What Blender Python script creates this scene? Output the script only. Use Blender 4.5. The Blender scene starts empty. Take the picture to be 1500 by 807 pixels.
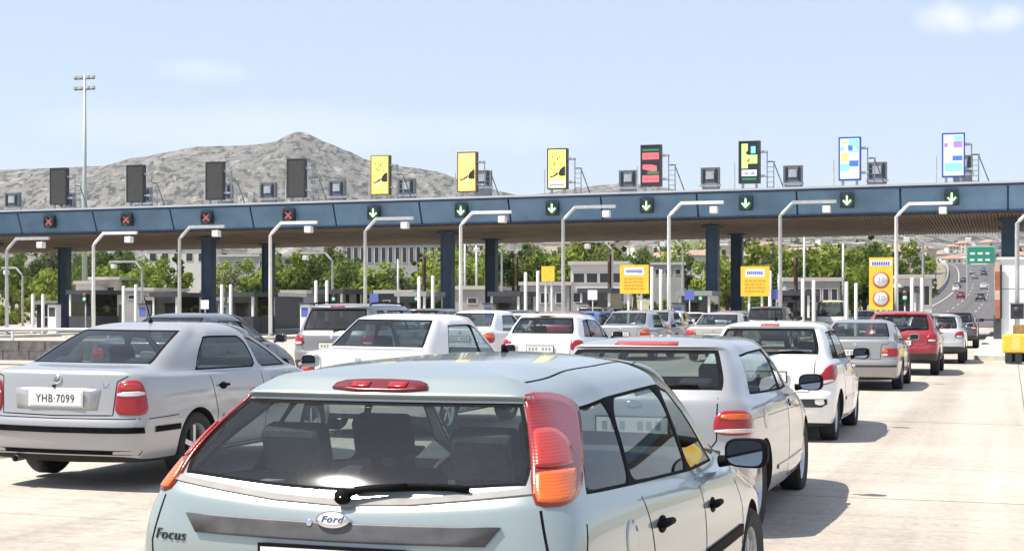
import bpy, bmesh, math, random
from mathutils import Vector, Matrix
from mathutils.bvhtree import BVHTree
random.seed(7)
sc = bpy.context.scene
COL = sc.collection
R = math.radians

# ------------------------------------------------------------------ camera, sky, sun, exposure
F_PX = 2300.0                     # focal length in pixels of the 1500 px wide photograph
YAW = R(17.6)                     # the camera looks this far to the left of the road direction (+Y)
CAM_H = 1.65
cam_d = bpy.data.cameras.new('camera')
cam = bpy.data.objects.new('camera', cam_d); COL.objects.link(cam)
cam.location = (0, 0, CAM_H); cam.rotation_euler = (R(90), 0, YAW)
cam_d.sensor_width = 36; cam_d.lens = 36*F_PX/1500
cam_d.shift_y = 45.5/1500
cam_d.clip_start = 0.1; cam_d.clip_end = 20000
sc.camera = cam
SUN_DIR = Vector((-0.50, -0.30, 1.0)).normalized()      # towards the sun
sun_el = math.asin(SUN_DIR.z)
w = bpy.data.worlds.new('World'); sc.world = w; w.use_nodes = True
nt = w.node_tree; nd = nt.nodes; lk = nt.links
bg = nd['Background']; bg.inputs[1].default_value = 0.102
sky = nd.new('ShaderNodeTexSky'); sky.sky_type = 'NISHITA'; sky.sun_disc = False
sky.sun_elevation = sun_el; sky.sun_rotation = math.atan2(SUN_DIR.x, SUN_DIR.y)
sky.air_density = 1.0; sky.dust_density = .5; sky.ozone_density = 2.0
def wn(t, **k):
    n = nd.new(t)
    for a, b in k.items(): setattr(n, a, b)
    return n
tc = wn('ShaderNodeTexCoord')
def cloud_mask(az, el, sx, sz, amp, scale, seed, lo, hi):
    """soft cloud in the sky round the direction az (to the right of +Y), el"""
    d = Vector((math.sin(az)*math.cos(el), math.cos(az)*math.cos(el), math.sin(el)))
    rgt = Vector((math.cos(az), -math.sin(az), 0)); up = rgt.cross(d)
    def dot(v):
        n = wn('ShaderNodeVectorMath', operation='DOT_PRODUCT'); lk.new(tc.outputs['Generated'], n.inputs[0]); n.inputs[1].default_value = v
        return n.outputs['Value']
    def m(op, a, b):
        n = wn('ShaderNodeMath', operation=op)
        for i, q in enumerate((a, b)):
            if isinstance(q, (int, float)): n.inputs[i].default_value = q
            else: lk.new(q, n.inputs[i])
        return n.outputs[0]
    u = m('DIVIDE', dot(rgt), sx); v = m('DIVIDE', dot(up), sz)
    r2 = m('ADD', m('MULTIPLY', u, u), m('MULTIPLY', v, v))
    front = m('GREATER_THAN', dot(d), 0.5)
    noise = wn('ShaderNodeTexNoise'); noise.inputs['Scale'].default_value = scale; noise.inputs['Detail'].default_value = 5
    mp = wn('ShaderNodeMapping'); mp.inputs['Location'].default_value = (seed, seed*.7, 0); lk.new(tc.outputs['Generated'], mp.inputs[0]); lk.new(mp.outputs[0], noise.inputs['Vector'])
    s = m('SUBTRACT', m('ADD', m('MULTIPLY', noise.outputs[0], 1.6), -0.3), r2)
    ramp = wn('ShaderNodeMapRange'); ramp.interpolation_type = 'SMOOTHSTEP'; lk.new(s, ramp.inputs['Value'])
    ramp.inputs['From Min'].default_value = lo; ramp.inputs['From Max'].default_value = hi
    ramp.inputs['To Min'].default_value = 0; ramp.inputs['To Max'].default_value = amp
    return m('MULTIPLY', ramp.outputs[0], front)
def px_dir(px, py):
    t = (px-750)/F_PX
    return math.atan(t)-YAW, math.atan((449-py)/F_PX*math.cos(math.atan(t)))
c1 = cloud_mask(*px_dir(1394, 27), 0.023, 0.0115, 0.72, 60, 3.1, -.6, 1.1)
c1b = cloud_mask(*px_dir(1466, 30), 0.016, 0.010, 0.62, 70, 5.1, -.6, 1.1)
c2 = cloud_mask(*px_dir(285, 104), 0.045, 0.010, 0.25, 25, 1.3, -.3, .9)
c3 = cloud_mask(*px_dir(470, 190), 0.25, 0.02, 0.25, 12, 2.3, -.4, .9)
veil = wn('ShaderNodeMixRGB'); veil.inputs[0].default_value = .6; lk.new(sky.outputs[0], veil.inputs[1]); veil.inputs[2].default_value = (4.75, 5.3, 6.5, 1)   # thin even veil of high haze
prev = veil.outputs[0]
for c in (c3, c2, c1, c1b):
    mx = wn('ShaderNodeMixRGB'); lk.new(c, mx.inputs[0]); lk.new(prev, mx.inputs[1]); mx.inputs[2].default_value = (7.6, 7.5, 7.7, 1)
    prev = mx.outputs[0]
lk.new(prev, bg.inputs[0])
sl = bpy.data.lights.new('sun', 'SUN'); sl.energy = 5.0; sl.angle = R(0.5); sl.color = (1, .925, .82)
so = bpy.data.objects.new('sun', sl); COL.objects.link(so); so.rotation_euler = (-SUN_DIR).to_track_quat('-Z', 'Y').to_euler(); so.location = (0, 0, 60)
sc.view_settings.view_transform = 'Standard'; sc.view_settings.look = 'None'
sc.view_settings.gamma = 1; sc.view_settings.exposure = 0.68

# ------------------------------------------------------------------ pixel helpers (used once, to find where a thing stands)
CS, SN = math.cos(YAW), math.sin(YAW)
def lat(px, Y):                      # sideways position of photo column px at road distance Y
    t = (px-750)/F_PX
    return Y*(t*CS-SN)/(t*SN+CS)
def dep(px, Y): return Y/(CS+(px-750)/F_PX*SN)
def hgt(px, py, Y): return CAM_H+(449-py)/F_PX*dep(px, Y)
def fromz(px, Z):                    # point at camera depth Z
    X = (px-750)/F_PX*Z
    return X*CS-Z*SN, X*SN+Z*CS

# ------------------------------------------------------------------ materials
def mat(name, col, rough=.6, metal=0., var=0., scale=8., bump=0., coat=0., spec=None, emit=0., mottle=None, coords='Object', bscale=None):
    m = bpy.data.materials.new(name); m.use_nodes = True
    n = m.node_tree.nodes; l = m.node_tree.links; b = n['Principled BSDF']
    b.inputs['Base Color'].default_value = (*col, 1); b.inputs['Roughness'].default_value = rough; b.inputs['Metallic'].default_value = metal
    if coat: b.inputs['Coat Weight'].default_value = coat; b.inputs['Coat Roughness'].default_value = .03
    if spec is not None: b.inputs['Specular IOR Level'].default_value = spec
    if emit: b.inputs['Emission Color'].default_value = (*col, 1); b.inputs['Emission Strength'].default_value = emit
    if var or bump or mottle:
        t = n.new('ShaderNodeTexCoord')
        nz = n.new('ShaderNodeTexNoise'); nz.inputs['Scale'].default_value = scale; nz.inputs['Detail'].default_value = 6
        l.new(t.outputs[coords], nz.inputs['Vector'])
        if var or mottle:
            r = n.new('ShaderNodeValToRGB'); e = r.color_ramp.elements
            c2 = mottle if mottle else tuple(min(1, c*(1+var)) for c in col)
            c1 = col if mottle else tuple(c*(1-var) for c in col)
            e[0].position = .32; e[1].position = .68; e[0].color = (*c1, 1); e[1].color = (*c2, 1)
            l.new(nz.outputs[0], r.inputs[0]); l.new(r.outputs[0], b.inputs['Base Color'])
        if bump:
            n2 = n.new('ShaderNodeTexNoise'); n2.inputs['Scale'].default_value = bscale or scale*4; n2.inputs['Detail'].default_value = 4
            l.new(t.outputs[coords], n2.inputs['Vector'])
            bp = n.new('ShaderNodeBump'); bp.inputs['Strength'].default_value = bump; bp.inputs['Distance'].default_value = .02
            l.new(n2.outputs[0], bp.inputs['Height']); l.new(bp.outputs[0], b.inputs['Normal'])
    return m
def paint(name, col, metal=.35, rough=.38, dust=.12):
    """car paint: clear coat over flakes, thin road dust, dark inside the shell"""
    m = mat(name, col, rough, metal, coat=1.)
    n = m.node_tree.nodes; l = m.node_tree.links; b = n['Principled BSDF']
    t = n.new('ShaderNodeTexCoord'); nz = n.new('ShaderNodeTexNoise'); nz.inputs['Scale'].default_value = 3.5; nz.inputs['Detail'].default_value = 8; nz.inputs['Roughness'].default_value = .65
    l.new(t.outputs['Object'], nz.inputs['Vector'])
    mr = n.new('ShaderNodeMapRange'); mr.inputs['From Min'].default_value = .4; mr.inputs['From Max'].default_value = .75; mr.inputs['To Min'].default_value = 0; mr.inputs['To Max'].default_value = dust
    l.new(nz.outputs[0], mr.inputs['Value'])
    mx = n.new('ShaderNodeMixRGB'); mx.inputs[1].default_value = (*col, 1); mx.inputs[2].default_value = (.42, .38, .33, 1)
    l.new(mr.outputs[0], mx.inputs[0]); l.new(mx.outputs[0], b.inputs['Base Color'])
    cr = n.new('ShaderNodeMapRange'); cr.inputs['To Min'].default_value = .02; cr.inputs['To Max'].default_value = .14
    l.new(nz.outputs[0], cr.inputs['Value']); l.new(cr.outputs[0], b.inputs['Coat Roughness'])
    fl = n.new('ShaderNodeTexNoise'); fl.inputs['Scale'].default_value = 5; fl.inputs['Detail'].default_value = 2
    l.new(t.outputs['Object'], fl.inputs['Vector'])
    bp = n.new('ShaderNodeBump'); bp.inputs['Strength'].default_value = .05; bp.inputs['Distance'].default_value = .02
    l.new(fl.outputs[0], bp.inputs['Height']); l.new(bp.outputs[0], b.inputs['Coat Normal'])
    geo = n.new('ShaderNodeNewGeometry'); dk = n.new('ShaderNodeBsdfDiffuse'); dk.inputs[0].default_value = (.32, .32, .30, 1)
    ms = n.new('ShaderNodeMixShader'); l.new(geo.outputs['Backfacing'], ms.inputs[0]); l.new(b.outputs[0], ms.inputs[1]); l.new(dk.outputs[0], ms.inputs[2])
    l.new(ms.outputs[0], n['Material Output'].inputs[0])
    return m
def glass(name, tint, ior=1.75, dust=.03):
    m = bpy.data.materials.new(name); m.use_nodes = True; n = m.node_tree.nodes; l = m.node_tree.links
    n.remove(n['Principled BSDF'])
    tr = n.new('ShaderNodeBsdfTransparent'); tr.inputs[0].default_value = (*tint, 1)
    gl = n.new('ShaderNodeBsdfGlossy'); gl.inputs['Roughness'].default_value = .02
    df = n.new('ShaderNodeBsdfDiffuse'); df.inputs[0].default_value = (.5, .47, .42, 1)
    t = n.new('ShaderNodeTexCoord'); nz = n.new('ShaderNodeTexNoise'); nz.inputs['Scale'].default_value = 5; nz.inputs['Detail'].default_value = 7; l.new(t.outputs['Object'], nz.inputs['Vector'])
    mr = n.new('ShaderNodeMapRange'); mr.inputs['To Min'].default_value = dust*.3; mr.inputs['To Max'].default_value = dust*2; l.new(nz.outputs[0], mr.inputs['Value'])
    geo = n.new('ShaderNodeNewGeometry'); dt = n.new('ShaderNodeVectorMath'); dt.operation = 'DOT_PRODUCT'; l.new(geo.outputs['Incoming'], dt.inputs[0]); l.new(geo.outputs['Normal'], dt.inputs[1])
    def mt(op, a, b=None):
        q = n.new('ShaderNodeMath'); q.operation = op
        for i, v in enumerate((a, b)):
            if v is None: continue
            if isinstance(v, float): q.inputs[i].default_value = v
            else: l.new(v, q.inputs[i])
        return q.outputs[0]
    f0 = ((ior-1)/(ior+1))**2          # same reflectance from both faces of the pane
    fr = mt('ADD', mt('MULTIPLY', mt('POWER', mt('SUBTRACT', 1., mt('ABSOLUTE', dt.outputs['Value'])), 5.), 1.-f0), f0)
    m1 = n.new('ShaderNodeMixShader'); m2 = n.new('ShaderNodeMixShader')
    l.new(mr.outputs[0], m1.inputs[0]); l.new(tr.outputs[0], m1.inputs[1]); l.new(df.outputs[0], m1.inputs[2])
    l.new(fr, m2.inputs[0]); l.new(m1.outputs[0], m2.inputs[1]); l.new(gl.outputs[0], m2.inputs[2])
    l.new(m2.outputs[0], n['Material Output'].inputs[0])
    return m
def lens(name, col, rough=.12):
    """ribbed plastic lamp lens"""
    m = mat(name, col, rough+.1, coat=.35)
    n = m.node_tree.nodes; l = m.node_tree.links; b = n['Principled BSDF']
    t = n.new('ShaderNodeTexCoord'); wv = n.new('ShaderNodeTexWave'); wv.wave_type = 'BANDS'; wv.bands_direction = 'Z'; wv.inputs['Scale'].default_value = 30; wv.inputs['Distortion'].default_value = .3
    l.new(t.outputs['Object'], wv.inputs['Vector'])
    bp = n.new('ShaderNodeBump'); bp.inputs['Strength'].default_value = .12; bp.inputs['Distance'].default_value = .002
    l.new(wv.outputs[0], bp.inputs['Height']); l.new(bp.outputs[0], b.inputs['Normal'])
    b.inputs['Subsurface Weight'].default_value = 0
    mx = n.new('ShaderNodeMixRGB'); mx.inputs[1].default_value = (*(c*.96 for c in col), 1); mx.inputs[2].default_value = (*(min(1, c*1.1+.01) for c in col), 1)
    l.new(wv.outputs[0], mx.inputs[0]); l.new(mx.outputs[0], b.inputs['Base Color'])
    return m
M = {}
def mm(k, *a, **b): M[k] = mat(k, *a, **b); return M[k]
mm('black_trim', (.010, .010, .011), .6, var=.3, scale=15, spec=.03)
mm('bumper_plastic', (.035, .035, .038), .55, var=.25, scale=12, bump=.1)
mm('grey_plastic', (.075, .075, .08), .5, var=.2, scale=12)
mm('rubber', (.02, .02, .021), .8, var=.35, scale=20, bump=.2)
mm('alloy', (.55, .56, .58), .3, .8, var=.1, scale=20)
mm('steel_wheel', (.45, .46, .47), .4, .5, var=.12, scale=20)
mm('chrome', (.75, .76, .78), .12, 1.)
mm('interior', (.075, .076, .08), .8, var=.25, scale=10)
mm('seat_fabric', (.040, .042, .048), .9, var=.3, scale=30)
mm('pale_trim', (.30, .29, .27), .8, var=.15, scale=10)
mm('plate_white', (.75, .74, .70), .4, var=.05, scale=9)
mm('plate_ink', (.03, .03, .035), .5)
mm('plate_faint', (.30, .30, .31), .5)
mm('under', (.015, .015, .015), .9, var=.3, scale=6)
M['red_lens'] = lens('red_lens', (.31, .005, .009))
M['dark_red_lens'] = lens('dark_red_lens', (.21, .008, .011))
M['pink_lens'] = lens('pink_lens', (.40, .030, .022))
M['orange_lens'] = lens('orange_lens', (.64, .115, .012))
M['clear_lens'] = lens('clear_lens', (.62, .60, .58))
M['glass'] = glass('glass', (.52, .60, .60), dust=.008)
M['clear_glass'] = glass('clear_glass', (.68, .77, .76), dust=.010)
M['dark_glass'] = glass('dark_glass', (.10, .11, .12))
mm('white_steel', (.72, .72, .70), .45, var=.06, scale=3)
mm('galv_steel', (.50, .51, .51), .45, .3, var=.12, scale=4)
mm('dark_steel', (.035, .037, .042), .5, var=.25, scale=4)
mm('grey_steel', (.17, .175, .18), .5, .2, var=.15, scale=4)

# ------------------------------------------------------------------ mesh and object helpers
def link(o, parent=None):
    COL.objects.link(o)
    if parent is not None: o.parent = parent
    return o
def empty(name, loc=(0, 0, 0), rz=0.):
    o = bpy.data.objects.new(name, None); COL.objects.link(o); o.location = loc; o.rotation_euler = (0, 0, rz); o.empty_display_size = .2
    return o
def tag(o, label=None, cat=None, group=None, kind=None):
    for k, v in (('label', label), ('category', cat), ('group', group), ('kind', kind)):
        if v: o[k] = v
    return o
class MB:
    """collects geometry for ONE mesh"""
    def __init__(s): s.v = []; s.f = []; s.mi = []; s.sm = []
    def poly(s, pts, mi=0, sm=False):
        b = len(s.v); s.v += [tuple(p) for p in pts]; s.f.append(tuple(range(b, b+len(pts)))); s.mi.append(mi); s.sm.append(sm); return s
    def box(s, x0, x1, y0, y1, z0, z1, mi=0, T=None):
        p = [(x, y, z) for z in (z0, z1) for y in (y0, y1) for x in (x0, x1)]
        if T is not None: p = [tuple(T @ Vector(q)) for q in p]
        b = len(s.v); s.v += p
        for f in ((0, 2, 3, 1), (4, 5, 7, 6), (0, 1, 5, 4), (1, 3, 7, 5), (3, 2, 6, 7), (2, 0, 4, 6)):
            s.f.append(tuple(b+i for i in f)); s.mi.append(mi); s.sm.append(False)
        return s
    def tube(s, pts, r, n=8, mi=0, cap=True, sm=True):
        pts = [Vector(p) for p in pts]; rs = r if isinstance(r, (list, tuple)) else [r]*len(pts)
        b = len(s.v); N = len(pts)
        for i, p in enumerate(pts):
            d = (pts[min(i+1, N-1)]-pts[max(i-1, 0)]).normalized()
            a = d.cross(Vector((0, 0, 1)) if abs(d.z) < .95 else Vector((0, 1, 0))).normalized(); c = d.cross(a)
            for k in range(n):
                t = 2*math.pi*k/n
                s.v.append(tuple(p+(a*math.cos(t)+c*math.sin(t))*rs[i]))
        for i in range(N-1):
            for k in range(n):
                s.f.append((b+i*n+k, b+i*n+(k+1) % n, b+(i+1)*n+(k+1) % n, b+(i+1)*n+k)); s.mi.append(mi); s.sm.append(sm)
        if cap:
            s.f.append(tuple(b+k for k in range(n))[::-1]); s.mi.append(mi); s.sm.append(False)
            s.f.append(tuple(b+(N-1)*n+k for k in range(n))); s.mi.append(mi); s.sm.append(False)
        return s
    def lathe(s, prof, n=24, axis='z', c=(0, 0, 0), mi=0, sm=True, a0=0, a1=None):
        """prof = [(radius, along)]"""
        b = len(s.v); full = a1 is None; a1 = a0+2*math.pi if full else a1; cols = n if full else n+1
        for k in range(cols):
            t = a0+(a1-a0)*k/n
            for r, h in prof:
                q = (r*math.cos(t), r*math.sin(t), h) if axis == 'z' else ((h, r*math.cos(t), r*math.sin(t)) if axis == 'x' else (r*math.sin(t), h, r*math.cos(t)))
                s.v.append((q[0]+c[0], q[1]+c[1], q[2]+c[2]))
        m = len(prof)
        for k in range(n):
            k2 = (k+1) % cols
            for i in range(m-1):
                s.f.append((b+k*m+i, b+k2*m+i, b+k2*m+i+1, b+k*m+i+1)); s.mi.append(mi); s.sm.append(sm)
        return s
    def prism(s, pts2, d0, d1, plane='xz', mi=0):
        def P(u, v, d): return (u, d, v) if plane == 'xz' else ((d, u, v) if plane == 'yz' else (u, v, d))
        n = len(pts2); b = len(s.v)
        s.v += [P(u, v, d0) for u, v in pts2]+[P(u, v, d1) for u, v in pts2]
        s.f.append(tuple(b+i for i in range(n))); s.mi.append(mi); s.sm.append(False)
        s.f.append(tuple(b+n+i for i in range(n))[::-1]); s.mi.append(mi); s.sm.append(False)
        for i in range(n):
            j = (i+1) % n; s.f.append((b+i, b+n+i, b+n+j, b+j)); s.mi.append(mi); s.sm.append(False)
        return s
    def mesh(s, name, mats, fix=True):
        me = bpy.data.meshes.new(name); me.from_pydata(s.v, [], s.f)
        for m in (mats if isinstance(mats, (list, tuple)) else [mats]): me.materials.append(m)
        me.polygons.foreach_set('material_index', s.mi); me.polygons.foreach_set('use_smooth', s.sm); me.update()
        if fix:
            bm = bmesh.new(); bm.from_mesh(me); bmesh.ops.recalc_face_normals(bm, faces=bm.faces); bm.to_mesh(me); bm.free()
        return me
    def build(s, name, mats, parent=None, loc=None, fix=True, bevel=0.):
        me = s.mesh(name, mats, fix)
        if bevel:
            bm = bmesh.new(); bm.from_mesh(me)
            bmesh.ops.bevel(bm, geom=bm.edges[:], offset=bevel, segments=2, affect='EDGES', profile=.5)
            bm.to_mesh(me); bm.free()
        o = link(bpy.data.objects.new(name, me), parent)
        if loc: o.location = loc
        return o
def kids(o): return [c for c in bpy.data.objects if c.parent == o]
CHILDREN = {}
def copy_tree(o, parent=None, swap=None):
    c = o.copy(); COL.objects.link(c)
    if parent is not None: c.parent = parent
    if swap and c.type == 'MESH':
        for s in c.material_slots:
            if s.material in swap:
                k = swap[s.material]; s.link = 'OBJECT'; s.material = k
    if o not in CHILDREN: CHILDREN[o] = list(o.children)
    for ch in CHILDREN[o]: copy_tree(ch, c, swap)
    return c
def inst(name, me, parent=None, loc=(0, 0, 0), rz=0.):
    o = link(bpy.data.objects.new(name, me), parent); o.location = loc; o.rotation_euler = (0, 0, rz); return o
def text_obj(name, s, size, m, parent, loc, rot=(R(90), 0, 0), sx=1., depth=.002, shear=0.):
    cu = bpy.data.curves.new(name, 'FONT'); cu.body = s; cu.size = size; cu.align_x = 'CENTER'; cu.align_y = 'CENTER'; cu.extrude = depth; cu.shear = shear; cu.space_character = 1.12
    t = bpy.data.objects.new(name, cu); COL.objects.link(t)
    dg = bpy.context.evaluated_depsgraph_get(); me = bpy.data.meshes.new_from_object(t.evaluated_get(dg))
    bpy.data.objects.remove(t); bpy.data.curves.remove(cu)
    me.materials.clear(); me.materials.append(m)
    o = link(bpy.data.objects.new(name, me), parent); o.location = loc; o.rotation_euler = rot; o.scale = (sx, 1, 1)
    return o
def gz(x, y):
    """height of the ground: nearly flat plaza, lanes to the left a touch higher, road climbing beyond"""
    a = max(0., min(4.1, -3.6-x))*.018
    f = max(0., min(1., (70-y)/30))
    r = max(0., y-115)
    far = .000078*r*r if r < 380 else 11.26+.0593*(r-380)-.00009*(min(r, 640)-380)**2-.0593*max(0, r-640)+.008*max(0, r-640)
    return a*f+far
# ------------------------------------------------------------------ cars
# A shell is lofted from plan rings (bottom to roof); every ring has 14 columns on its right half, mirrored to the left.
GL_A2 = .88
def half_ring(L, ys, a2):
    zr, zsr, zsf, zf = L['z']; yr, yf = L['yr'], L['yf']; wr, wm, wf = L['w']; br, bf, rc, fc = L['c']
    vz = L.get('v', 0.)          # extra drop of the rear centre (V-shaped lower edge of a rear window)
    p = [(0, yr, zr-vz), (.5*wr, yr+.25*br, zr-vz*.55), (a2*wr, yr+a2*a2*br, zr), (.968*wr, yr+br+.3*rc, zr*.6+zsr*.4)]
    y4 = ys[0] if ys[0] is not None else yr+br+rc
    ye = yf-bf-fc; ym = (y4+ye)/2
    def wx(y):
        return wm-(wm-wr)*max(0, (ym-y)/(ym-y4))**2 if y < ym else wm-(wm-wf)*max(0, (y-ym)/(ye-ym))**2
    p.append((wr, y4, zsr))
    for y in ys[1:]:
        t = (y-y4)/(ye-y4); p.append((wx(y), y, zsr+(zsf-zsr)*t+L.get('arch', 0)*4*t*(1-t)))
    p += [(wf, ye, zsf*.6+zf*.4), (.94*wf, yf-bf-.2*fc, zf), (.5*wf, yf-.25*bf, zf), (0, yf, zf)]
    return p
NC = 14
def build_shell(S):
    """closed, subdivided mesh with material indices; indices: see MI"""
    verts = []; faces = []; mi = []
    def add(p): verts.append(p); return len(verts)-1
    rings = []
    for L in S['levels']:
        ys = L.get('ys', S['ys_low']); hr = half_ring(L, ys, L.get('a2', .8))
        rr = [add(p) for p in hr]
        ll = [rr[0]]+[add((-p[0], p[1], p[2])) for p in hr[1:-1]]+[rr[-1]]
        rings.append((rr, ll))
    tagf = S['tag']
    for k in range(len(rings)-1):
        for j in range(NC-1):
            for side in (0, 1):
                a, b = rings[k][side], rings[k+1][side]
                f = (a[j], a[j+1], b[j+1], b[j])
                faces.append(f if side == 0 else f[::-1]); mi.append(tagf(k, j))
    for ring, flip, m in ((rings[0], True, MI['under']), (rings[-1], False, MI['paint'])):
        rr, ll = ring
        for j in range(NC-1):
            f = [rr[j], rr[j+1], ll[j+1], ll[j]]
            f = list(dict.fromkeys(f))
            faces.append(tuple(f[::-1] if flip else f)); mi.append(m)
    me = bpy.data.meshes.new('shell'); me.from_pydata(verts, [], faces)
    bm = bmesh.new(); bm.from_mesh(me); bm.faces.ensure_lookup_table()
    for f, m in zip(bm.faces, mi): f.material_index = m; f.smooth = True
    cl = bm.edges.layers.float.get('crease_edge') or bm.edges.layers.float.new('crease_edge')
    bm.verts.ensure_lookup_table()
    for (k, j0, j1, c) in S.get('creases', []):
        for side in (0, 1):
            r = rings[k][side]
            for j in range(j0, j1):
                e = bm.edges.get((bm.verts[r[j]], bm.verts[r[j+1]]))
                if e: e[cl] = c
    for (j, k0, k1, c) in S.get('col_creases', [])+[(j, S['g0'], S['g0']+2, 1.) for j in (5, 6, 7, 8)]:
        for side in (0, 1):
            for k in range(k0, k1):
                e = bm.edges.get((bm.verts[rings[k][side][j]], bm.verts[rings[k+1][side][j]]))
                if e: e[cl] = c
    bmesh.ops.recalc_face_normals(bm, faces=bm.faces)
    bm.to_mesh(me); bm.free()
    for n in MI_MATS: me.materials.append(M.get(n) or S['paint'])
    o = bpy.data.objects.new('shell', me); COL.objects.link(o)
    md = o.modifiers.new('s', 'SUBSURF'); md.levels = S.get('sub', 2); md.render_levels = md.levels
    cut = []
    for (y, r) in S['wheels']:
        for s in (-1, 1):
            b = MB(); rr = r+S.get('arch_gap', .035); n = 40
            x0, x1 = .50*s, 1.15*s
            ring0 = [(x0, y+rr*math.cos(2*math.pi*i/n), r+.01+rr*math.sin(2*math.pi*i/n)) for i in range(n)]
            ring1 = [(x1, q[1], q[2]) for q in ring0]
            b.v = ring0+ring1
            b.f = [tuple(range(n)), tuple(range(n, 2*n))[::-1]]+[(i, n+i, n+(i+1) % n, (i+1) % n) for i in range(n)]
            b.mi = [MI['under']]*len(b.f); b.sm = [False]*len(b.f)
            c = b.build('cut', [M['under']]*len(MI_MATS)); cut.append(c)
            bo = o.modifiers.new('b', 'BOOLEAN'); bo.operation = 'DIFFERENCE'; bo.object = c; bo.solver = 'EXACT'
    dg = bpy.context.evaluated_depsgraph_get()
    out = bpy.data.meshes.new_from_object(o.evaluated_get(dg))
    for c in cut: bpy.data.objects.remove(c)
    bpy.data.objects.remove(o)
    return out
MI_MATS = ['paint', 'under', 'glass', 'black_trim', 'bumper_plastic', 'rear_glass', 'side_glass', 'front_glass', 'lamp']
MI = {n: i for i, n in enumerate(MI_MATS)}
# lists indices in MI_MATS that are glass -> part name
GLASS = {MI['rear_glass']: 'rear_window', MI['side_glass']: 'side_window', MI['front_glass']: 'windscreen'}

def hatch_tag(S):
    """which material each loft cell gets; k = level below the cell, j = column behind it"""
    g0 = S['g0']
    quarter = S.get('quarter', 'glass'); q = {'glass': MI['side_glass'], 'paint': MI['paint'], 'black': MI['black_trim']}
    def t(k, j):
        if k == 0: return MI['under']
        if g0 <= k < g0+2:
            if j < 2: return MI['rear_glass']
            if j in (2, 3): return MI[S.get('cpillar', 'paint')]
            if j == 4: return q[quarter]
            if j == 5: return MI[S.get('qbar', 'black_trim')]
            if j in (6, 8): return MI['side_glass']
            if j == 7: return MI[S.get('bpillar', 'black_trim')]
            if j == 9: return MI['paint']
            return MI['front_glass']
        if k in S.get('black_low', ()): return MI['bumper_plastic']
        return MI['paint']
    return t
class Car:
    def __init__(s, name, S, label, cat='car', group=None):
        s.S = S; s.root = empty(name); tag(s.root, label, cat, group)
        S['tag'] = hatch_tag(S)
        full = build_shell(S); s.full = full
        s.bvh = BVHTree.FromPolygons([v.co[:] for v in full.vertices], [p.vertices[:] for p in full.polygons])
        bm = bmesh.new(); bm.from_mesh(full)
        # split by material, glass by connected island with a seal round each pane
        groups = {}
        for f in bm.faces: groups.setdefault(f.material_index, []).append(f.index)
        bm.free()
        def sub(idx):
            b2 = bmesh.new(); b2.from_mesh(full); keep = set(idx)
            bmesh.ops.delete(b2, geom=[f for f in b2.faces if f.index not in keep], context='FACES'); return b2
        seal = bmesh.new()
        for m, idx in groups.items():
            if m in GLASS:
                b2 = sub(idx); b2.faces.index_update(); todo = set(b2.faces)
                while todo:
                    st = [todo.pop()]; isl = [st[0]]
                    while st:
                        f = st.pop()
                        for e in f.edges:
                            for g in e.link_faces:
                                if g in todo: todo.discard(g); st.append(g); isl.append(g)
                    b3 = b2.copy(); b3.faces.ensure_lookup_table(); b2.faces.index_update()
                    ids = {f.index for f in isl}
                    bmesh.ops.delete(b3, geom=[f for f in b3.faces if f.index not in ids], context='FACES')
                    wd = S.get('seal_rear', .03) if GLASS[m] == 'rear_window' else S.get('seal', .02)
                    r = bmesh.ops.inset_region(b3, faces=b3.faces[:], thickness=wd, depth=-.004, use_even_offset=True, use_boundary=True)
                    ring = set(r['faces'])
                    sc_ = b3.copy()
                    sc_.faces.ensure_lookup_table(); b3.faces.index_update(); rid = {f.index for f in ring}
                    bmesh.ops.delete(sc_, geom=[f for f in sc_.faces if f.index not in rid], context='FACES')
                    tmp = bpy.data.meshes.new('t'); sc_.to_mesh(tmp); seal.from_mesh(tmp); bpy.data.meshes.remove(tmp); sc_.free()
                    bmesh.ops.delete(b3, geom=list(ring), context='FACES')
                    open_w = S.get('open_window')
                    cx = sum((v.co.x for v in b3.verts))/max(1, len(b3.verts)); cy = sum((v.co.y for v in b3.verts))/max(1, len(b3.verts))
                    if open_w and GLASS[m] == 'side_window' and cx > 0 and cy > open_w:   # window wound down: only its top edge is left in view
                        zt = min(v.co.z for v in b3.verts)
                        bmesh.ops.delete(b3, geom=[v for v in b3.verts if v.co.z > zt+.12], context='VERTS')
                    s._emit(GLASS[m], b3, M[S.get('glass_mat', {}).get(GLASS[m], 'glass')])
                b2.free()
            else:
                if MI_MATS[m] == 'black_trim':
                    b2 = sub(idx); b2.faces.index_update(); todo = set(b2.faces)
                    while todo:
                        st = [todo.pop()]; isl = [st[0].index]
                        while st:
                            f = st.pop()
                            for e in f.edges:
                                for g in e.link_faces:
                                    if g in todo: todo.discard(g); st.append(g); isl.append(g.index)
                        b3 = b2.copy(); ids = set(isl); bmesh.ops.delete(b3, geom=[f for f in b3.faces if f.index not in ids], context='FACES')
                        s._emit('pillar_trim', b3, M['black_trim'])
                    b2.free(); continue
                nm = {'paint': 'body', 'under': 'underbody', 'black_trim': 'pillar_trim', 'bumper_plastic': 'bumper', 'lamp': 'tail_lamp'}.get(MI_MATS[m], 'body')
                s._emit(nm, sub(idx), M.get(MI_MATS[m]) or (S['lamp_mat'] if MI_MATS[m] == 'lamp' else S['paint']))
        s._emit('window_seal', seal, M['black_trim'])
        s.wheels(); s.interior()
    def _emit(s, name, bm, m):
        me = bpy.data.meshes.new(name)
        for f in bm.faces: f.material_index = 0; f.smooth = True
        bm.to_mesh(me); bm.free(); me.materials.append(m)
        return link(bpy.data.objects.new(name, me), s.root)
    # ---- fittings laid on the shell
    def near(s, p, off):
        h = s.bvh.find_nearest(Vector(p))
        n = h[1]; 
        return h[0]+n*off
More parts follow.
